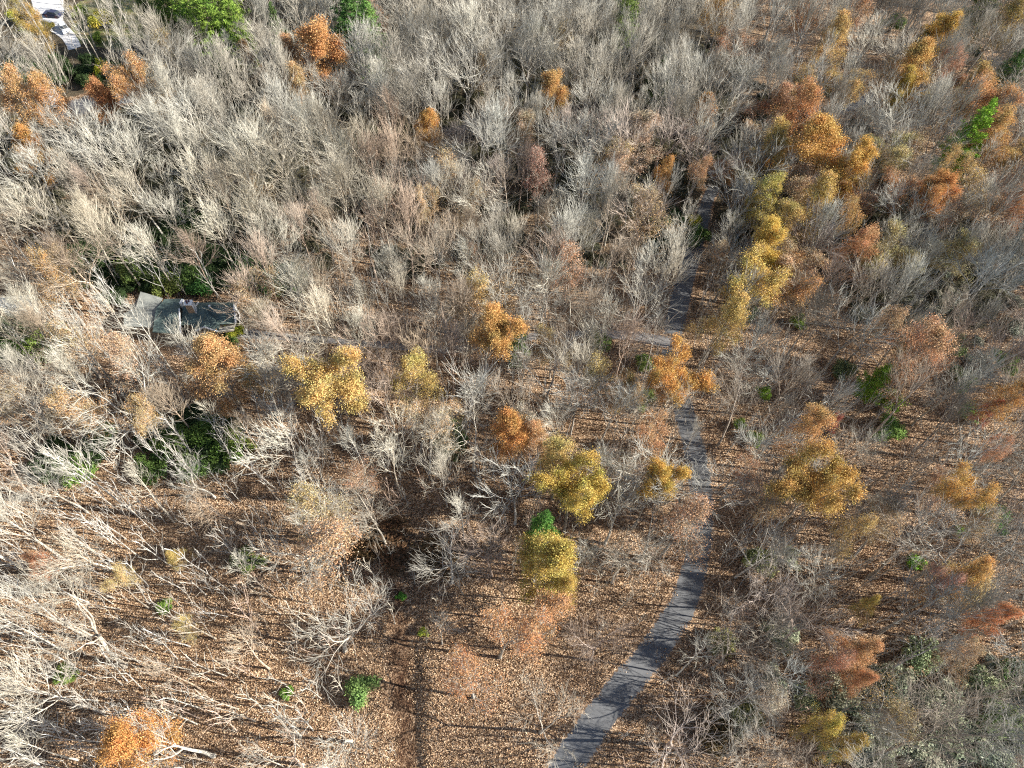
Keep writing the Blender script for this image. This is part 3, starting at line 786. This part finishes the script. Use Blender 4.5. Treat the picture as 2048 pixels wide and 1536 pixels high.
scatter('distant_bare_wood', ALLV, rest, 'far massed bare grey trees filling the upper part of the wood', 'wood', (1.02, 1.0, .96))

# saplings: thin understory stems
sapn, sap_items, sap_rest = 0, [], []
cand = []
for _ in range(7000):
    x, y = R.uniform(-120, 130), R.uniform(0, 170); px, py = PR(x, y, 0)
    if not (-80 < px < 2120 and -20 < py < 1620): continue
    dens = .9 if (px < 660 and py > 900) else .3 if (700 < px < 1300 and py > 1180) else 1.0 if px > 1400 and py > 480 else .85 if py > 560 else .15
    if el(px, py, 1720, 820, 190, 150): dens *= .6
    if R.random() > dens or blocked(x, y, .3) or near(AV, x, y, lambda r: r * .95): continue
    cand.append((x, y, px, py))
cand.sort(key=lambda t: math.dist((t[0], t[1], 0), (0, 0, CH)))
for x, y, px, py in cand:
    k = R.randrange(len(SAP)); v = SAP[k]; s = R.uniform(.5, 1.45) * (1.1 if px < 660 else .9); cx, cy = PR(x, y, 5 * s)
    t = R.choice([(1.1, 1.05, .95), (.95, .85, .75), (1, .8, .7), (.9, .9, .88)])
    if len(sap_items) < 295 and -10 < cx < 2058 and -10 < cy < 1546:
        o = plant('sapling', v, x, y, s * R.uniform(.8, 1.2), s, R.uniform(0, 6.28), 'x', 'sapling', 'thin leafless saplings', t)
        sap_items.append((cx, cy, o, 'tall thin' if s > 1.1 else 'low thin' if s < .75 else 'thin'))
    else: sap_rest.append((k, x, y, s, s, R.uniform(0, 6.28)))
autolabel(sap_items, 'sapling,')
if sap_rest: scatter('distant_sapling_thicket', SAP, sap_rest, 'thicket of thin leafless saplings beneath the larger trees', 'thicket')

# evergreen shrubs, singled out
SHR = [
 (1040,690,2.6,3.2,(.10,.20,.06),'bright green shrub beside the golden orange oak'), (1028,722,1.6,2.2,(.12,.22,.05),'low green bush under the golden orange oak'),
 (1200,680,2.4,3,(.13,.22,.08),'green bush on the driveway edge'), (1290,722,2.2,3,(.18,.28,.11),'light green bush near the road junction'), (1288,800,2.4,3,(.18,.27,.12),'soft green bush left of the gold roadside tree'),
 (722,1375,2.6,3.4,(.14,.25,.11),'round green bush left of the dry ditch'), (332,1212,1.3,1.6,(.13,.24,.07),'small green bush on the left slope'), (575,1385,1.1,1.4,(.10,.22,.05),'tiny vivid green bush at the lower left'),
 (801,1193,.9,.9,(.08,.24,.05),'small dark green bush above the ditch'), (848,1264,.9,.9,(.28,.36,.08),'small lime bush right of the ditch'), (1835,1126,1.5,2,(.16,.36,.05),'vivid green bush in the lower right wood'),
 (132,1350,1.8,2,(.15,.24,.08),'green bush beside the thick left trunk'), (1525,785,1.6,3.6,(.17,.33,.05),'narrow bright green bush in the right clearing'), (1514,878,1.8,2.4,(.16,.25,.07),'round green bush below the narrow bright one'),
 (1480,850,1.3,2.4,(.20,.33,.10),'pale green bush right of the road'), (1598,645,1.9,2.6,(.17,.28,.08),'green bush among dark leaning trunks'), (1505,625,1.8,4,(.08,.18,.05),'dark green bush by the upper road'),
 (1780,862,3.2,3,(.15,.28,.09),'wide green bush below the young pine'), (1778,800,2.6,4,(.17,.30,.06),'tall green bush touching the young pine'), (1685,740,2.6,3,(.14,.20,.13),'blue-grey bush left of the young pine'),
 (500,1120,2.8,2,(.09,.14,.05),'dark spreading bush on the brown slope'), (1560,1275,2.9,3.6,(.26,.33,.22),'pale sage bush among dark trunks'), (1440,1280,2.4,3,(.20,.22,.12),'dull olive bush right of the road'),
 (1520,1120,3,3.4,(.19,.24,.13),'grey-green bush below the dark double trunk'), (1585,1120,2,3,(.26,.34,.2),'pale bush beside a leaning pole'), (1545,1355,2.2,3,(.27,.34,.24),'small sage bush in the lower right'),
 (1680,1380,3.2,4,(.27,.34,.24),'sage bush above the bottom yellow tree'), (1610,1390,2.4,3,(.22,.3,.17),'green-grey bush left of the sage one'), (1490,1440,3,3,(.17,.2,.11),'olive bush over dark shade, bottom right'),
 (1790,1360,3.4,4,(.26,.34,.24),'broad sage bush in the bottom right wood'), (1850,1310,3,4,(.2,.3,.16),'green bush in the bottom right wood'), (1890,1400,3.6,4,(.26,.34,.24),'pale frosted bush near the lower right corner'),
 (1960,1370,3.2,4,(.2,.28,.16),'mid green bush near the lower right corner'), (2010,1450,4,4.5,(.16,.25,.13),'large green bush at the right edge bottom'), (1930,1480,3.6,4,(.24,.33,.22),'mint grey bush at the bottom right'),
 (1830,1480,3.4,3.6,(.28,.36,.26),'pale mint bush along the bottom edge'), (1760,1500,2.8,3,(.24,.32,.22),'sage bush along the bottom edge'), (1990,1530,3.6,4,(.26,.35,.26),'frosted bush in the bottom right corner'),
 (2035,1360,3,4,(.07,.15,.05),'dark green bush at the right frame edge'), (1730,1440,2.6,3,(.26,.34,.24),'pale bush right of the yellow tree'), (1660,1500,2,2.5,(.2,.3,.14),'small green bush under the yellow tree'),
 (400,575,2.8,4,(.06,.17,.06),'rounded dark green shrub behind the chimney'), (375,555,3,4.5,(.07,.14,.05),'dark shrub behind the house roof'), (330,570,3.2,5,(.13,.19,.07),'green shrub at the roof corner'),
 (270,545,3.6,6,(.12,.19,.08),'tall green shrub above the garage roof'), (465,660,2,2.6,(.26,.32,.06),'yellow-green bush before the house front'), (450,690,2.6,3,(.08,.15,.05),'dark bush below the house gable'),
 (535,560,4,5,(.04,.10,.04),'dark evergreen right of the house clearing'), (490,545,4,5,(.04,.10,.04),'dark evergreen above the house clearing'), (590,560,3,4,(.06,.12,.05),'low evergreen right of the house clearing'),
 (80,690,3.6,4,(.20,.34,.09),'light green bush below the shed'), (110,665,3,3,(.18,.32,.1),'bright green bush right of the shed'), (20,700,3,4,(.1,.2,.06),'green bush at the left edge'),
 (1395,470,3,4,(.08,.16,.05),'dark bush left of the upper road'), (1345,455,3,4,(.06,.13,.05),'dark evergreen above the upper road'), (1390,440,2,3,(.36,.38,.06),'yellow bush at the upper road edge'),
 (1785,45,3.2,5,(.1,.2,.06),'green shrub left of the shaded hollow'), (1945,105,3,4,(.04,.09,.04),'dark shrub under the shaded hollow'), (2005,150,3,5,(.09,.18,.07),'green shrub near the upper right edge'),
 (1560,225,2.6,2.6,(.18,.28,.08),'bright shrub left of the orange row'), (2010,720,3,4,(.14,.26,.08),'green bush near the right edge'), (1930,760,3,3,(.14,.22,.1),'soft green bush in the right wood'),
 (1905,690,3,4,(.12,.2,.1),'dark soft bush in the right wood'), (1990,1040,3,3,(.08,.2,.05),'green bush right of the golden brown oak'), (1925,1060,1.4,2,(.18,.36,.08),'small lime bush below the golden brown oak'),
 (400,870,3.6,5,(.08,.16,.05),'dark evergreen in the left thicket'), (340,880,3.4,5,(.1,.18,.07),'green thicket shrub on the left'), (450,900,3.4,5,(.07,.14,.04),'shaded evergreen right of the left thicket'),
 (480,880,3,4.5,(.13,.2,.06),'olive evergreen at the thicket end'), (380,930,3.4,4,(.07,.13,.05),'dark low evergreen below the thicket'), (300,930,3,4,(.06,.12,.04),'dark low evergreen left of the white fork'),
 (150,935,3.4,4,(.1,.19,.06),'green evergreen left of the tall white tree'), (200,880,3,4,(.05,.11,.04),'dark evergreen among pale trunks'), (1940,820,2.4,3,(.14,.3,.07),'green bush above the small red tree'),
 (60,55,2.2,3,(.2,.34,.05),'lime bush left of the concrete drive'), (35,30,2.4,4,(.24,.3,.06),'yellow-green bush in the top left corner'), (158,25,2.2,3,(.22,.34,.1),'light green bush on the far lawn'), (205,38,3.4,4,(.34,.36,.09),'round yellow-green bush on the far lawn'),
 (145,20,1.4,2,(.3,.28,.08),'straw bush beside the concrete drive'), (95,50,1.8,2.4,(.16,.16,.06),'brownish bush beside the dark car'), (190,75,2,3,(.14,.24,.06),'green bush under the far trunks'),
 (782,1085,5,3.2,(.09,.06,.045),'dark brown tangled thicket above the dry ditch'), (870,1125,4,3.4,(.10,.075,.055),'dark brushy thicket under the tangled grey tree'),
 (720,1100,3.2,2.6,(.10,.07,.045),'brown brush left of the dark thicket'), (1430,1455,3.4,3,(.09,.07,.04),'dark brown brush by the bottom of the road'),
 (205,140,1.8,6,(.30,.36,.05),'narrow yellow-green shrub in the dark stand'),
]
for i, (px, py, r, h, col, lab) in enumerate(SHR):
    v = SHRUB[i % 4]; x, y = P(px, py, zt(*P(px, py)) + h * .5)
    if blocked(x, y, 0): y += 0
    plant('evergreen_shrub' if col[1] > col[0] * 1.3 else 'shrub', v, x, y, r / v[2], h / v[3], i * 1.3, lab, 'shrub', 'shrubs below the trees', (.7, .6, .5), ((col[0] * 1.28, col[1] * 1.02, col[2] * 1.02) if col[0] > .19 and col[1] < .37 and col[2] > .12 else (col[0] * 1.3, col[1] * 1.08, col[2] * .75)), 'foliage', 'stems')
# dark evergreen undergrowth masses: uncountable
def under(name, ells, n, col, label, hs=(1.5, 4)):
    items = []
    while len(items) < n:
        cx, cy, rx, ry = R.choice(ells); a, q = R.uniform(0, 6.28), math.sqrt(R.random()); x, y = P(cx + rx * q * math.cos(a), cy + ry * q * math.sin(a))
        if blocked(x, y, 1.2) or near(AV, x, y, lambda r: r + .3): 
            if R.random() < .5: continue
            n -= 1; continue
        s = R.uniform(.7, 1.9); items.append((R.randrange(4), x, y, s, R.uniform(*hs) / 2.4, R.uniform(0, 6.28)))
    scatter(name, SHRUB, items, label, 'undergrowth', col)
under('dark_evergreen_undergrowth', [(190, 165, 100, 28), (100, 150, 90, 25), (420, 545, 110, 45), (260, 560, 70, 50), (400, 890, 120, 50), (190, 540, 60, 60), (60, 680, 60, 40), (560, 560, 30, 20), (1340, 470, 40, 30), (140, 930, 60, 30), (370, 470, 60, 40)], 300, (.045, .075, .025),
      'dark evergreen laurel undergrowth beneath the bare trees on the left')
under('grey_green_undergrowth', [(1900, 1420, 170, 120), (1750, 1440, 120, 80), (1960, 620, 100, 160), (1850, 560, 100, 80)], 70, (.34, .33, .26),
      'pale grey green brush carpeting the lower right wood', (.8, 3))
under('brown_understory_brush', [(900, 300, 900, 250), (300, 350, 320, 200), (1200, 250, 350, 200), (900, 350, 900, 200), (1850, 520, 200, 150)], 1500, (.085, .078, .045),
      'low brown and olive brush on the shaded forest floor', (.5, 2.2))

# ------------------------------------------------------------------ fallen leaves standing proud of the ground
M_flake, nt, b = newmat('fallen_leaf', .8)
g_ = N(nt, 'ShaderNodeNewGeometry')
nt.links.new(ramp(nt, g_.outputs['Random Per Island'], [(0, (.09, .045, .025)), (.35, (.24, .145, .075)), (.7, (.42, .28, .16)), (1, (.66, .50, .34))]), b.inputs['Base Color'])
rg = np.random.default_rng(3); pts_ = []
NF = 330000
u_ = rg.uniform(-40, 2088, NF * 2); v_ = rg.uniform(330, 1580, NF * 2)
dd = RM @ np.stack([u_ - CX, -(v_ - CY), np.full_like(u_, -F)]); tt = (0 - CH) / dd[2]; X, Y = dd[0] * tt, dd[1] * tt
keep = rg.uniform(0, 1, NF * 2) < .5
X, Y = X[keep], Y[keep]
cells = {}
for x, y, r_ in AVOID + [(x, y, w_ * .45 + .9) for x, y, w_ in DT]: cells.setdefault((int(x // 4), int(y // 4)), []).append((x, y, (r_ - .9)))
ok = []
for i in range(len(X)):
    q = cells.get((int(X[i] // 4), int(Y[i] // 4)))
    if q and any((X[i] - a) ** 2 + (Y[i] - b_) ** 2 < c * c for a, b_, c in q): continue
    ok.append((X[i], Y[i], zt(X[i], Y[i])))
ok = np.array(ok); n_ = len(ok)
th = rg.uniform(0, 6.283, n_); s_ = rg.uniform(.05, .125, n_); tl = rg.uniform(-1, 1, (n_, 4)) * .16
V_ = np.zeros((n_, 4, 3))
for k in range(4):
    a = th + k * math.pi / 2; V_[:, k, 0] = ok[:, 0] + np.cos(a) * s_ * (1 if k % 2 else .6); V_[:, k, 1] = ok[:, 1] + np.sin(a) * s_ * (1 if k % 2 else .6); V_[:, k, 2] = ok[:, 2] + .10 + tl[:, k]
me = bpy.data.meshes.new('fallen_leaves'); me.vertices.add(n_ * 4); me.vertices.foreach_set('co', V_.reshape(-1))
fi = np.arange(n_)[:, None] * 4 + np.array([[0, 1, 2, 0, 2, 3]]); me.loops.add(n_ * 6); me.loops.foreach_set('vertex_index', fi.reshape(-1).astype(np.int32))
me.polygons.add(n_ * 2); me.polygons.foreach_set('loop_start', np.arange(n_ * 2) * 3); me.update(calc_edges=True); me.materials.append(M_flake)
tag(link('fallen_leaves', me), 'curled tan and brown fallen leaves strewn over the forest floor', 'leaves', None, 'stuff')

# ------------------------------------------------------------------ buildings
M_roof = plain('green_shingle', (.10, .135, .122), .85, .3, 1.2); M_roof2 = plain('weathered_shingle', (.22, .225, .20), .85, .22, 1.0)
M_white = plain('white_paint', (.80, .78, .74), .6, .06, 2); M_siding = plain('tan_siding', (.30, .25, .19), .8, .15, 2)
M_stone = plain('chimney_stone', (.42, .30, .20), .9, .5, 5); M_flue = plain('rusty_flue', (.13, .06, .06), .7, .3, 8)
M_glass = plain('window_glass', (.04, .05, .06), .1, .1, 1); M_deck = plain('deck_wood', (.55, .50, .40), .8, .2, 4)
M_teal = plain('teal_metal', (.03, .33, .30), .45, .15, .6); M_redwall = plain('red_brown_siding', (.28, .10, .08), .8, .2, 2)
M_cream = plain('cream_siding', (.74, .70, .58), .75, .08, 1.5)

def Q(px, py, z): x, y = P(px, py, z); return Vector((x, y, z))
def slab(pts, th=.16):
    """thick sheet from a polygon"""
    n = len(pts); v = [tuple(p) for p in pts] + [(p[0], p[1], p[2] - th) for p in pts]
    return v, [tuple(range(n)), tuple(range(2 * n - 1, n - 1, -1))] + [(i, i + n, (i + 1) % n + n, (i + 1) % n) for i in range(n)]
def merge(parts):
    V, Fc = [], []
    for v, f in parts:
        o = len(V); V += [tuple(a) for a in v]; Fc += [tuple(i + o for i in q) for q in f]
    return V, Fc
def box(c, sx, sy, sz, rz=0):
    ca, sa = math.cos(rz), math.sin(rz); v = []
    for dz in (0, 1):
        for dx, dy in ((-1, -1), (1, -1), (1, 1), (-1, 1)):
            x, y = dx * sx / 2, dy * sy / 2; v.append((c[0] + x * ca - y * sa, c[1] + x * sa + y * ca, c[2] + dz * sz))
    return v, [(3, 2, 1, 0), (4, 5, 6, 7), (0, 1, 5, 4), (1, 2, 6, 5), (2, 3, 7, 6), (3, 0, 4, 7)]
def beam(a, b_, r=.1):
    a, b_ = Vector(a), Vector(b_); d = (b_ - a).normalized(); s = d.cross(Vector((0, 0, 1)))
    if s.length < .1: s = Vector((1, 0, 0))
    s.normalize(); t = s.cross(d); v = []
    for p in (a, b_):
        for i, j in ((-1, -1), (1, -1), (1, 1), (-1, 1)): v.append(tuple(p + s * i * r + t * j * r))
    return v, [(3, 2, 1, 0), (4, 5, 6, 7), (0, 1, 5, 4), (1, 2, 6, 5), (2, 3, 7, 6), (3, 0, 4, 7)]
def root(name, loc, label, cat, group=None):
    e = bpy.data.objects.new(name, None); COL.objects.link(e); e.location = loc; return tag(e, label, cat, group)
def part(name, parts, mat, parent, label=None):
    V, Fc = merge(parts); lo = parent.location if parent.type == 'EMPTY' else (parent.parent.location)
    V = [(a - lo[0], b_ - lo[1], c - lo[2]) for a, b_, c in V]
    o = link(name, mesh(name, V, Fc, mat), parent)
    if label: o['label'] = label
    return o
def wallring(pts, inset=.3, z0=None, drop=.2):
    c = sum((Vector(p) for p in pts), Vector()) / len(pts); P_ = []
    for p in pts:
        d = Vector((c.x - p[0], c.y - p[1], 0)); d = d.normalized() * inset * 1.3; P_.append((p[0] + d.x, p[1] + d.y, p[2] - drop))
    n = len(P_); zb = zt(c.x, c.y) - .4; v = P_ + [(a, b_, zb) for a, b_, _ in P_]
    return v, [(i, (i + 1) % n, (i + 1) % n + n, i + n) for i in range(n)] + [tuple(range(n))]

hz = zt(-60, 76)
def H_(px, py, z): return Q(px, py, z + hz)
hx, hy = P(380, 640, hz); house = root('house', (hx, hy, hz), 'L-shaped house with a green shingle roof and white chimney among bare trees', 'house')
A, B = H_(366, 613, 5.0), H_(467.5, 612, 5.0); fE1, fE0 = H_(471, 647, 3.4), H_(362, 650, 3.4); bE1, bE0 = H_(474, 604.5, 3.6), H_(364, 605, 3.6)
part('roof', [slab([A, B, fE1, fE0]), slab([B + Vector((0, .02, .02)), A + Vector((0, .02, .02)), bE0, bE1])], M_roof, house)
g0, gF = H_(413, 621, 4.9), H_(409, 654, 4.9); gl0, glF = H_(383, 646, 3.5), H_(391, 663, 3.2); gr0, grF = H_(440, 650, 3.5), H_(436, 663, 3.2)
up_ = Vector((0, 0, .12))
part('gable_roof', [slab([g0 + up_, gF + up_, glF + up_, gl0 + up_]), slab([gF + up_, g0 + up_, gr0 + up_, grF + up_])], M_roof, house)
part('gable_wall', [([tuple(glF + Vector((.4, .3, -.05))), tuple(grF + Vector((-.4, .3, -.05))), tuple(gF + Vector((0, .3, -.15))), (glF.x + .4, glF.y + .3, hz), (grF.x - .4, grF.y + .3, hz)], [(0, 2, 1), (3, 0, 1, 4)])], M_siding, house)
part('gable_trim', [beam(glF + Vector((0, -.1, .1)), gF + Vector((0, -.1, .1)), .11), beam(gF + Vector((0, -.1, .1)), grF + Vector((0, -.1, .1)), .11)], M_white, house)
w1, w2, w3, w4 = H_(312, 618, 5.3), H_(359, 618, 5.3), H_(362, 668, 3.1), H_(305, 664, 3.1); w5, w6 = H_(366, 597, 4.2), H_(329, 598, 4.2)
part('wing_roof', [slab([w1, w2, w3, w4]), slab([w2 + up_ * .2, w1 + up_ * .2, w6, w5])], M_roof, house)
part('wing_trim', [beam(w2 + up_, w3 + up_, .10)], M_white, house)
q1, q2, q3, q4 = H_(281, 583, 3.9), H_(325, 596, 3.9), H_(313, 622, 4.7), H_(271, 617, 4.7); q5, q6 = H_(304, 655, 3.2), H_(248, 652, 3.2); q7 = H_(247, 627, 3.7)
part('garage_roof', [slab([q1, q2, q3, q4]), slab([q4 + up_ * .2, q3 + up_ * .2, q5, q6, q7])], M_roof2, house, 'paler weathered grey roof at the left end')
part('wall', [wallring([bE0, bE1, fE1, fE0]), wallring([w6, w5, w3, w4]), wallring([q1, q2, q5, q6, q7])], M_siding, house)
# right gable end with white rakes and windows
mid = Vector((B.x - .28, B.y, B.z - .22)); e1, e2 = Vector((fE1.x - .28, fE1.y + .2, fE1.z - .2)), Vector((bE1.x - .28, bE1.y - .2, bE1.z - .2))
part('end_wall', [([tuple(mid), tuple(e1), (e1.x, e1.y, hz), (e2.x, e2.y, hz), tuple(e2)], [(0, 1, 2, 3, 4)])], M_white, house)
part('rake_board', [beam(B + Vector((.06, 0, 0)), fE1 + Vector((.06, 0, 0)), .13), beam(B + Vector((.06, 0, 0)), bE1 + Vector((.06, 0, 0)), .13)], M_white, house)
for k in (.3, .68):
    c = e1.lerp(e2, k); fr = part('window', [box((c.x + .06, c.y, hz + 1.2), .1, 1.0, 1.3, 0)], M_white, house); part('pane', [box((c.x + .09, c.y, hz + 1.3), .1, .8, 1.1, 0)], M_glass, fr)
# chimney
cx_, cy_ = P(383, 617, hz + 5.2)
ch = part('chimney', [box((cx_, cy_, hz + 2), 1.2, .95, 4.7, .12)], M_stone, house)
part('chimney_cap', [box((cx_, cy_, hz + 6.7), 1.4, 1.15, .3, .12), box((cx_ + .70, cy_, hz + 4.4), .12, 1.0, 2.25, .12)], M_white, ch)
for dx, dy in ((-.35, .15), (.1, .2), (-.1, -.22)): part('flue', [box((cx_ + dx, cy_ + dy, hz + 7.0), .26, .22, .3, .12)], M_flue, ch)
vx, vy = P(366, 608, hz + 5); part('dormer_wall', [box((vx, vy, hz + 3.4), .5, 1.0, 2.4, -.1)], M_white, house)
part('gutter_pipe', [beam(H_(391, 612, 5.1), H_(397, 604, 5.6), .09)], M_white, house)
p1, p2 = H_(440, 655, 3.0), H_(470, 650, 3.0)
part('deck', [slab([p1, p2, p2 + Vector((.1, -1.3, 0)), p1 + Vector((.1, -1.3, 0))], .15)], M_siding, house)
part('deck_railing', [beam(p1.lerp(p2, k / 13) + Vector((.05, -.1, .1)), p1.lerp(p2, k / 13) + Vector((.1, -1.15, .12)), .055) for k in range(14)], M_deck, house)
part('roof_vent', [box((H_(420, 614, 5.0)), .35, .3, .45)], M_white, house)

sx_, sy_ = P(40, 612, 0); sz_ = zt(sx_, sy_); shed = root('shed', (sx_, sy_, sz_), 'small pale cream shed half hidden by branches at the left edge', 'shed')
a1, a2, a3, a4 = Q(38, 601, sz_ + 3.2), Q(57, 597, sz_ + 3.2), Q(20, 594, sz_ + 3.2), Q(6, 612, sz_ + 3.2)
c1, c2, c3, c4 = Q(-2, 604, sz_ + 3.4), Q(56, 599, sz_ + 3.4), Q(60, 590, sz_ + 3), Q(0, 594, sz_ + 3)
part('wall', [wallring([c4, c3, Q(64, 618, sz_ + 2.6), Q(4, 626, sz_ + 2.6)], .15)], M_cream, shed)
part('roof', [slab([c1, c2, Q(64, 612, sz_ + 2.9), Q(-4, 620, sz_ + 2.9)]), slab([c2 + up_ * .2, c1 + up_ * .2, c4, c3])], M_cream, shed)
part('fascia', [beam(c3, c2, .1), beam(c2, Q(64, 612, sz_ + 2.9), .1)], M_white, shed)
part('door', [box((*P(40, 622, sz_ + 1), sz_ - .1), 1.0, .12, 2.1)], M_redwall, shed)

bx_, by_ = P(97, -8, 0); bz_ = zt(bx_, by_); barn = root('barn', (bx_, by_, bz_), 'teal roofed red-brown building cut by the top edge above the concrete drive', 'building')
part('wall', [box((bx_, by_ + 4, bz_ - .3), 10, 7, 3.0, -.05)], M_redwall, barn)
part('roof', [slab([(bx_ - 5.6, by_ + .2, bz_ + 2.7), (bx_ + 5.6, by_ - .3, bz_ + 2.7), (bx_ + 5.8, by_ + 4, bz_ + 4.6), (bx_ - 5.2, by_ + 4.4, bz_ + 4.6)]), slab([(bx_ - 5.2, by_ + 4.4, bz_ + 4.62), (bx_ + 5.8, by_ + 4, bz_ + 4.62), (bx_ + 5.9, by_ + 8, bz_ + 2.7), (bx_ - 5.1, by_ + 8.4, bz_ + 2.7)])], M_teal, barn)
for dx in (-2.6, 2.4):
    dr = part('garage_door', [box((bx_ + dx, by_ + .45, bz_ - .1), 2.8, .12, 2.3, -.05)], M_white, barn); part('handle', [box((bx_ + dx, by_ + .36, bz_ + .5), .3, .08, .08)], M_flue, dr)

# cars
def car(px, py, rz, col, label, L=4.6):
    x, y = P(px, py); z = zt(x, y) + .1; r = root('parked_car', (x, y, z), label, 'car', 'cars parked on the concrete drive'); r.rotation_euler = (0, 0, rz)
    Mp = plain('car_paint', col, .25, .02, 1); s = L / 4.6
    prof = [(-2.3, .35), (-2.28, .75), (-2.1, .95), (-1.2, 1.0), (1.0, .98), (2.1, .82), (2.3, .6), (2.3, .35)]
    roofp = [(-1.85, .98), (-1.35, 1.42), (.35, 1.45), (1.15, .97)]
    def ext(pf, w0, w1):
        n = len(pf); zm = max(p[1] for p in pf); v = []
        for sgn in (-1, 1):
            for a, b_ in pf:
                ww = w0 if b_ < zm - .2 else w1; v.append((a * s, sgn * ww, b_))
        return v, [tuple(range(n - 1, -1, -1)), tuple(range(n, 2 * n))] + [(i, (i + 1) % n, (i + 1) % n + n, i + n) for i in range(n)]
    def pt(name, parts, mat, par): V, Fc = merge(parts); return link(name, mesh(name, V, Fc, mat), par)
    pt('body', [ext(prof, .9, .84)], Mp, r); pt('cabin_glass', [ext(roofp, .80, .66)], M_glass, r); pt('roof', [box((-.5 * s, 0, 1.42), 1.65 * s, 1.3, .06)], Mp, r)
    for a in (-1.4, 1.4):
        for sgn in (-1, 1):
            n = 14; v = [(a * s + .34 * math.cos(6.283 * k / n), sgn * (.93 if q else .72), .34 + .34 * math.sin(6.283 * k / n)) for q in (0, 1) for k in range(n)]
            wv = pt('wheel', [(v, [tuple(range(n)), tuple(range(n, 2 * n))] + [(k, (k + 1) % n, (k + 1) % n + n, k + n) for k in range(n)])], M_flue, r)
    for sgn in (-1, 1): pt('headlight', [box((2.27 * s, sgn * .62, .58), .08, .35, .16)], M_white, r)
car(107, 33, math.pi - .12, (.035, .04, .075), 'dark blue car parked sideways on the concrete drive')
car(131, 61, -.9, (.75, .76, .78), 'white car parked lower on the concrete drive')
# white van seen through the orange oak
vx, vy = P(110, 206); vz = zt(vx, vy) + .1
van = root('parked_van', (vx, vy, vz), 'white van glimpsed through the orange oak beside the shaded yard', 'van'); M_van = plain('van_paint', (.82, .82, .80), .35, .03, 1)
part('body', [slab([(vx - 1, vy - 2.6, vz + 2.4), (vx + 1, vy - 2.6, vz + 2.4), (vx + 1, vy + 1.6, vz + 2.4), (vx - 1, vy + 1.6, vz + 2.4)], 2.0)], M_van, van)
part('hood', [slab([(vx - 1, vy + 1.6, vz + 1.7), (vx + 1, vy + 1.6, vz + 1.7), (vx + .95, vy + 2.7, vz + 1.2), (vx - .95, vy + 2.7, vz + 1.2)], .8)], M_van, van)
part('windshield', [slab([(vx - .9, vy + 1.62, vz + 2.3), (vx + .9, vy + 1.62, vz + 2.3), (vx + .9, vy + 2.0, vz + 1.75), (vx - .9, vy + 2.0, vz + 1.75)], .1)], M_glass, van)
for dx in (-.9, .9):
    for dy in (-1.7, 1.7): part('wheel', [box((vx + dx, vy + dy, vz), .25, .7, .7)], M_flue, van)
van.rotation_euler = (0, 0, .3)
for v_, l_ in ((AVOID, 0),): pass
print('BARE', NB, 'rest', len(rest), 'saplings', len(sap_items), len(sap_rest), 'objs', len(bpy.data.objects), 'tris', [len(v[1].polygons) for v in ALLV])
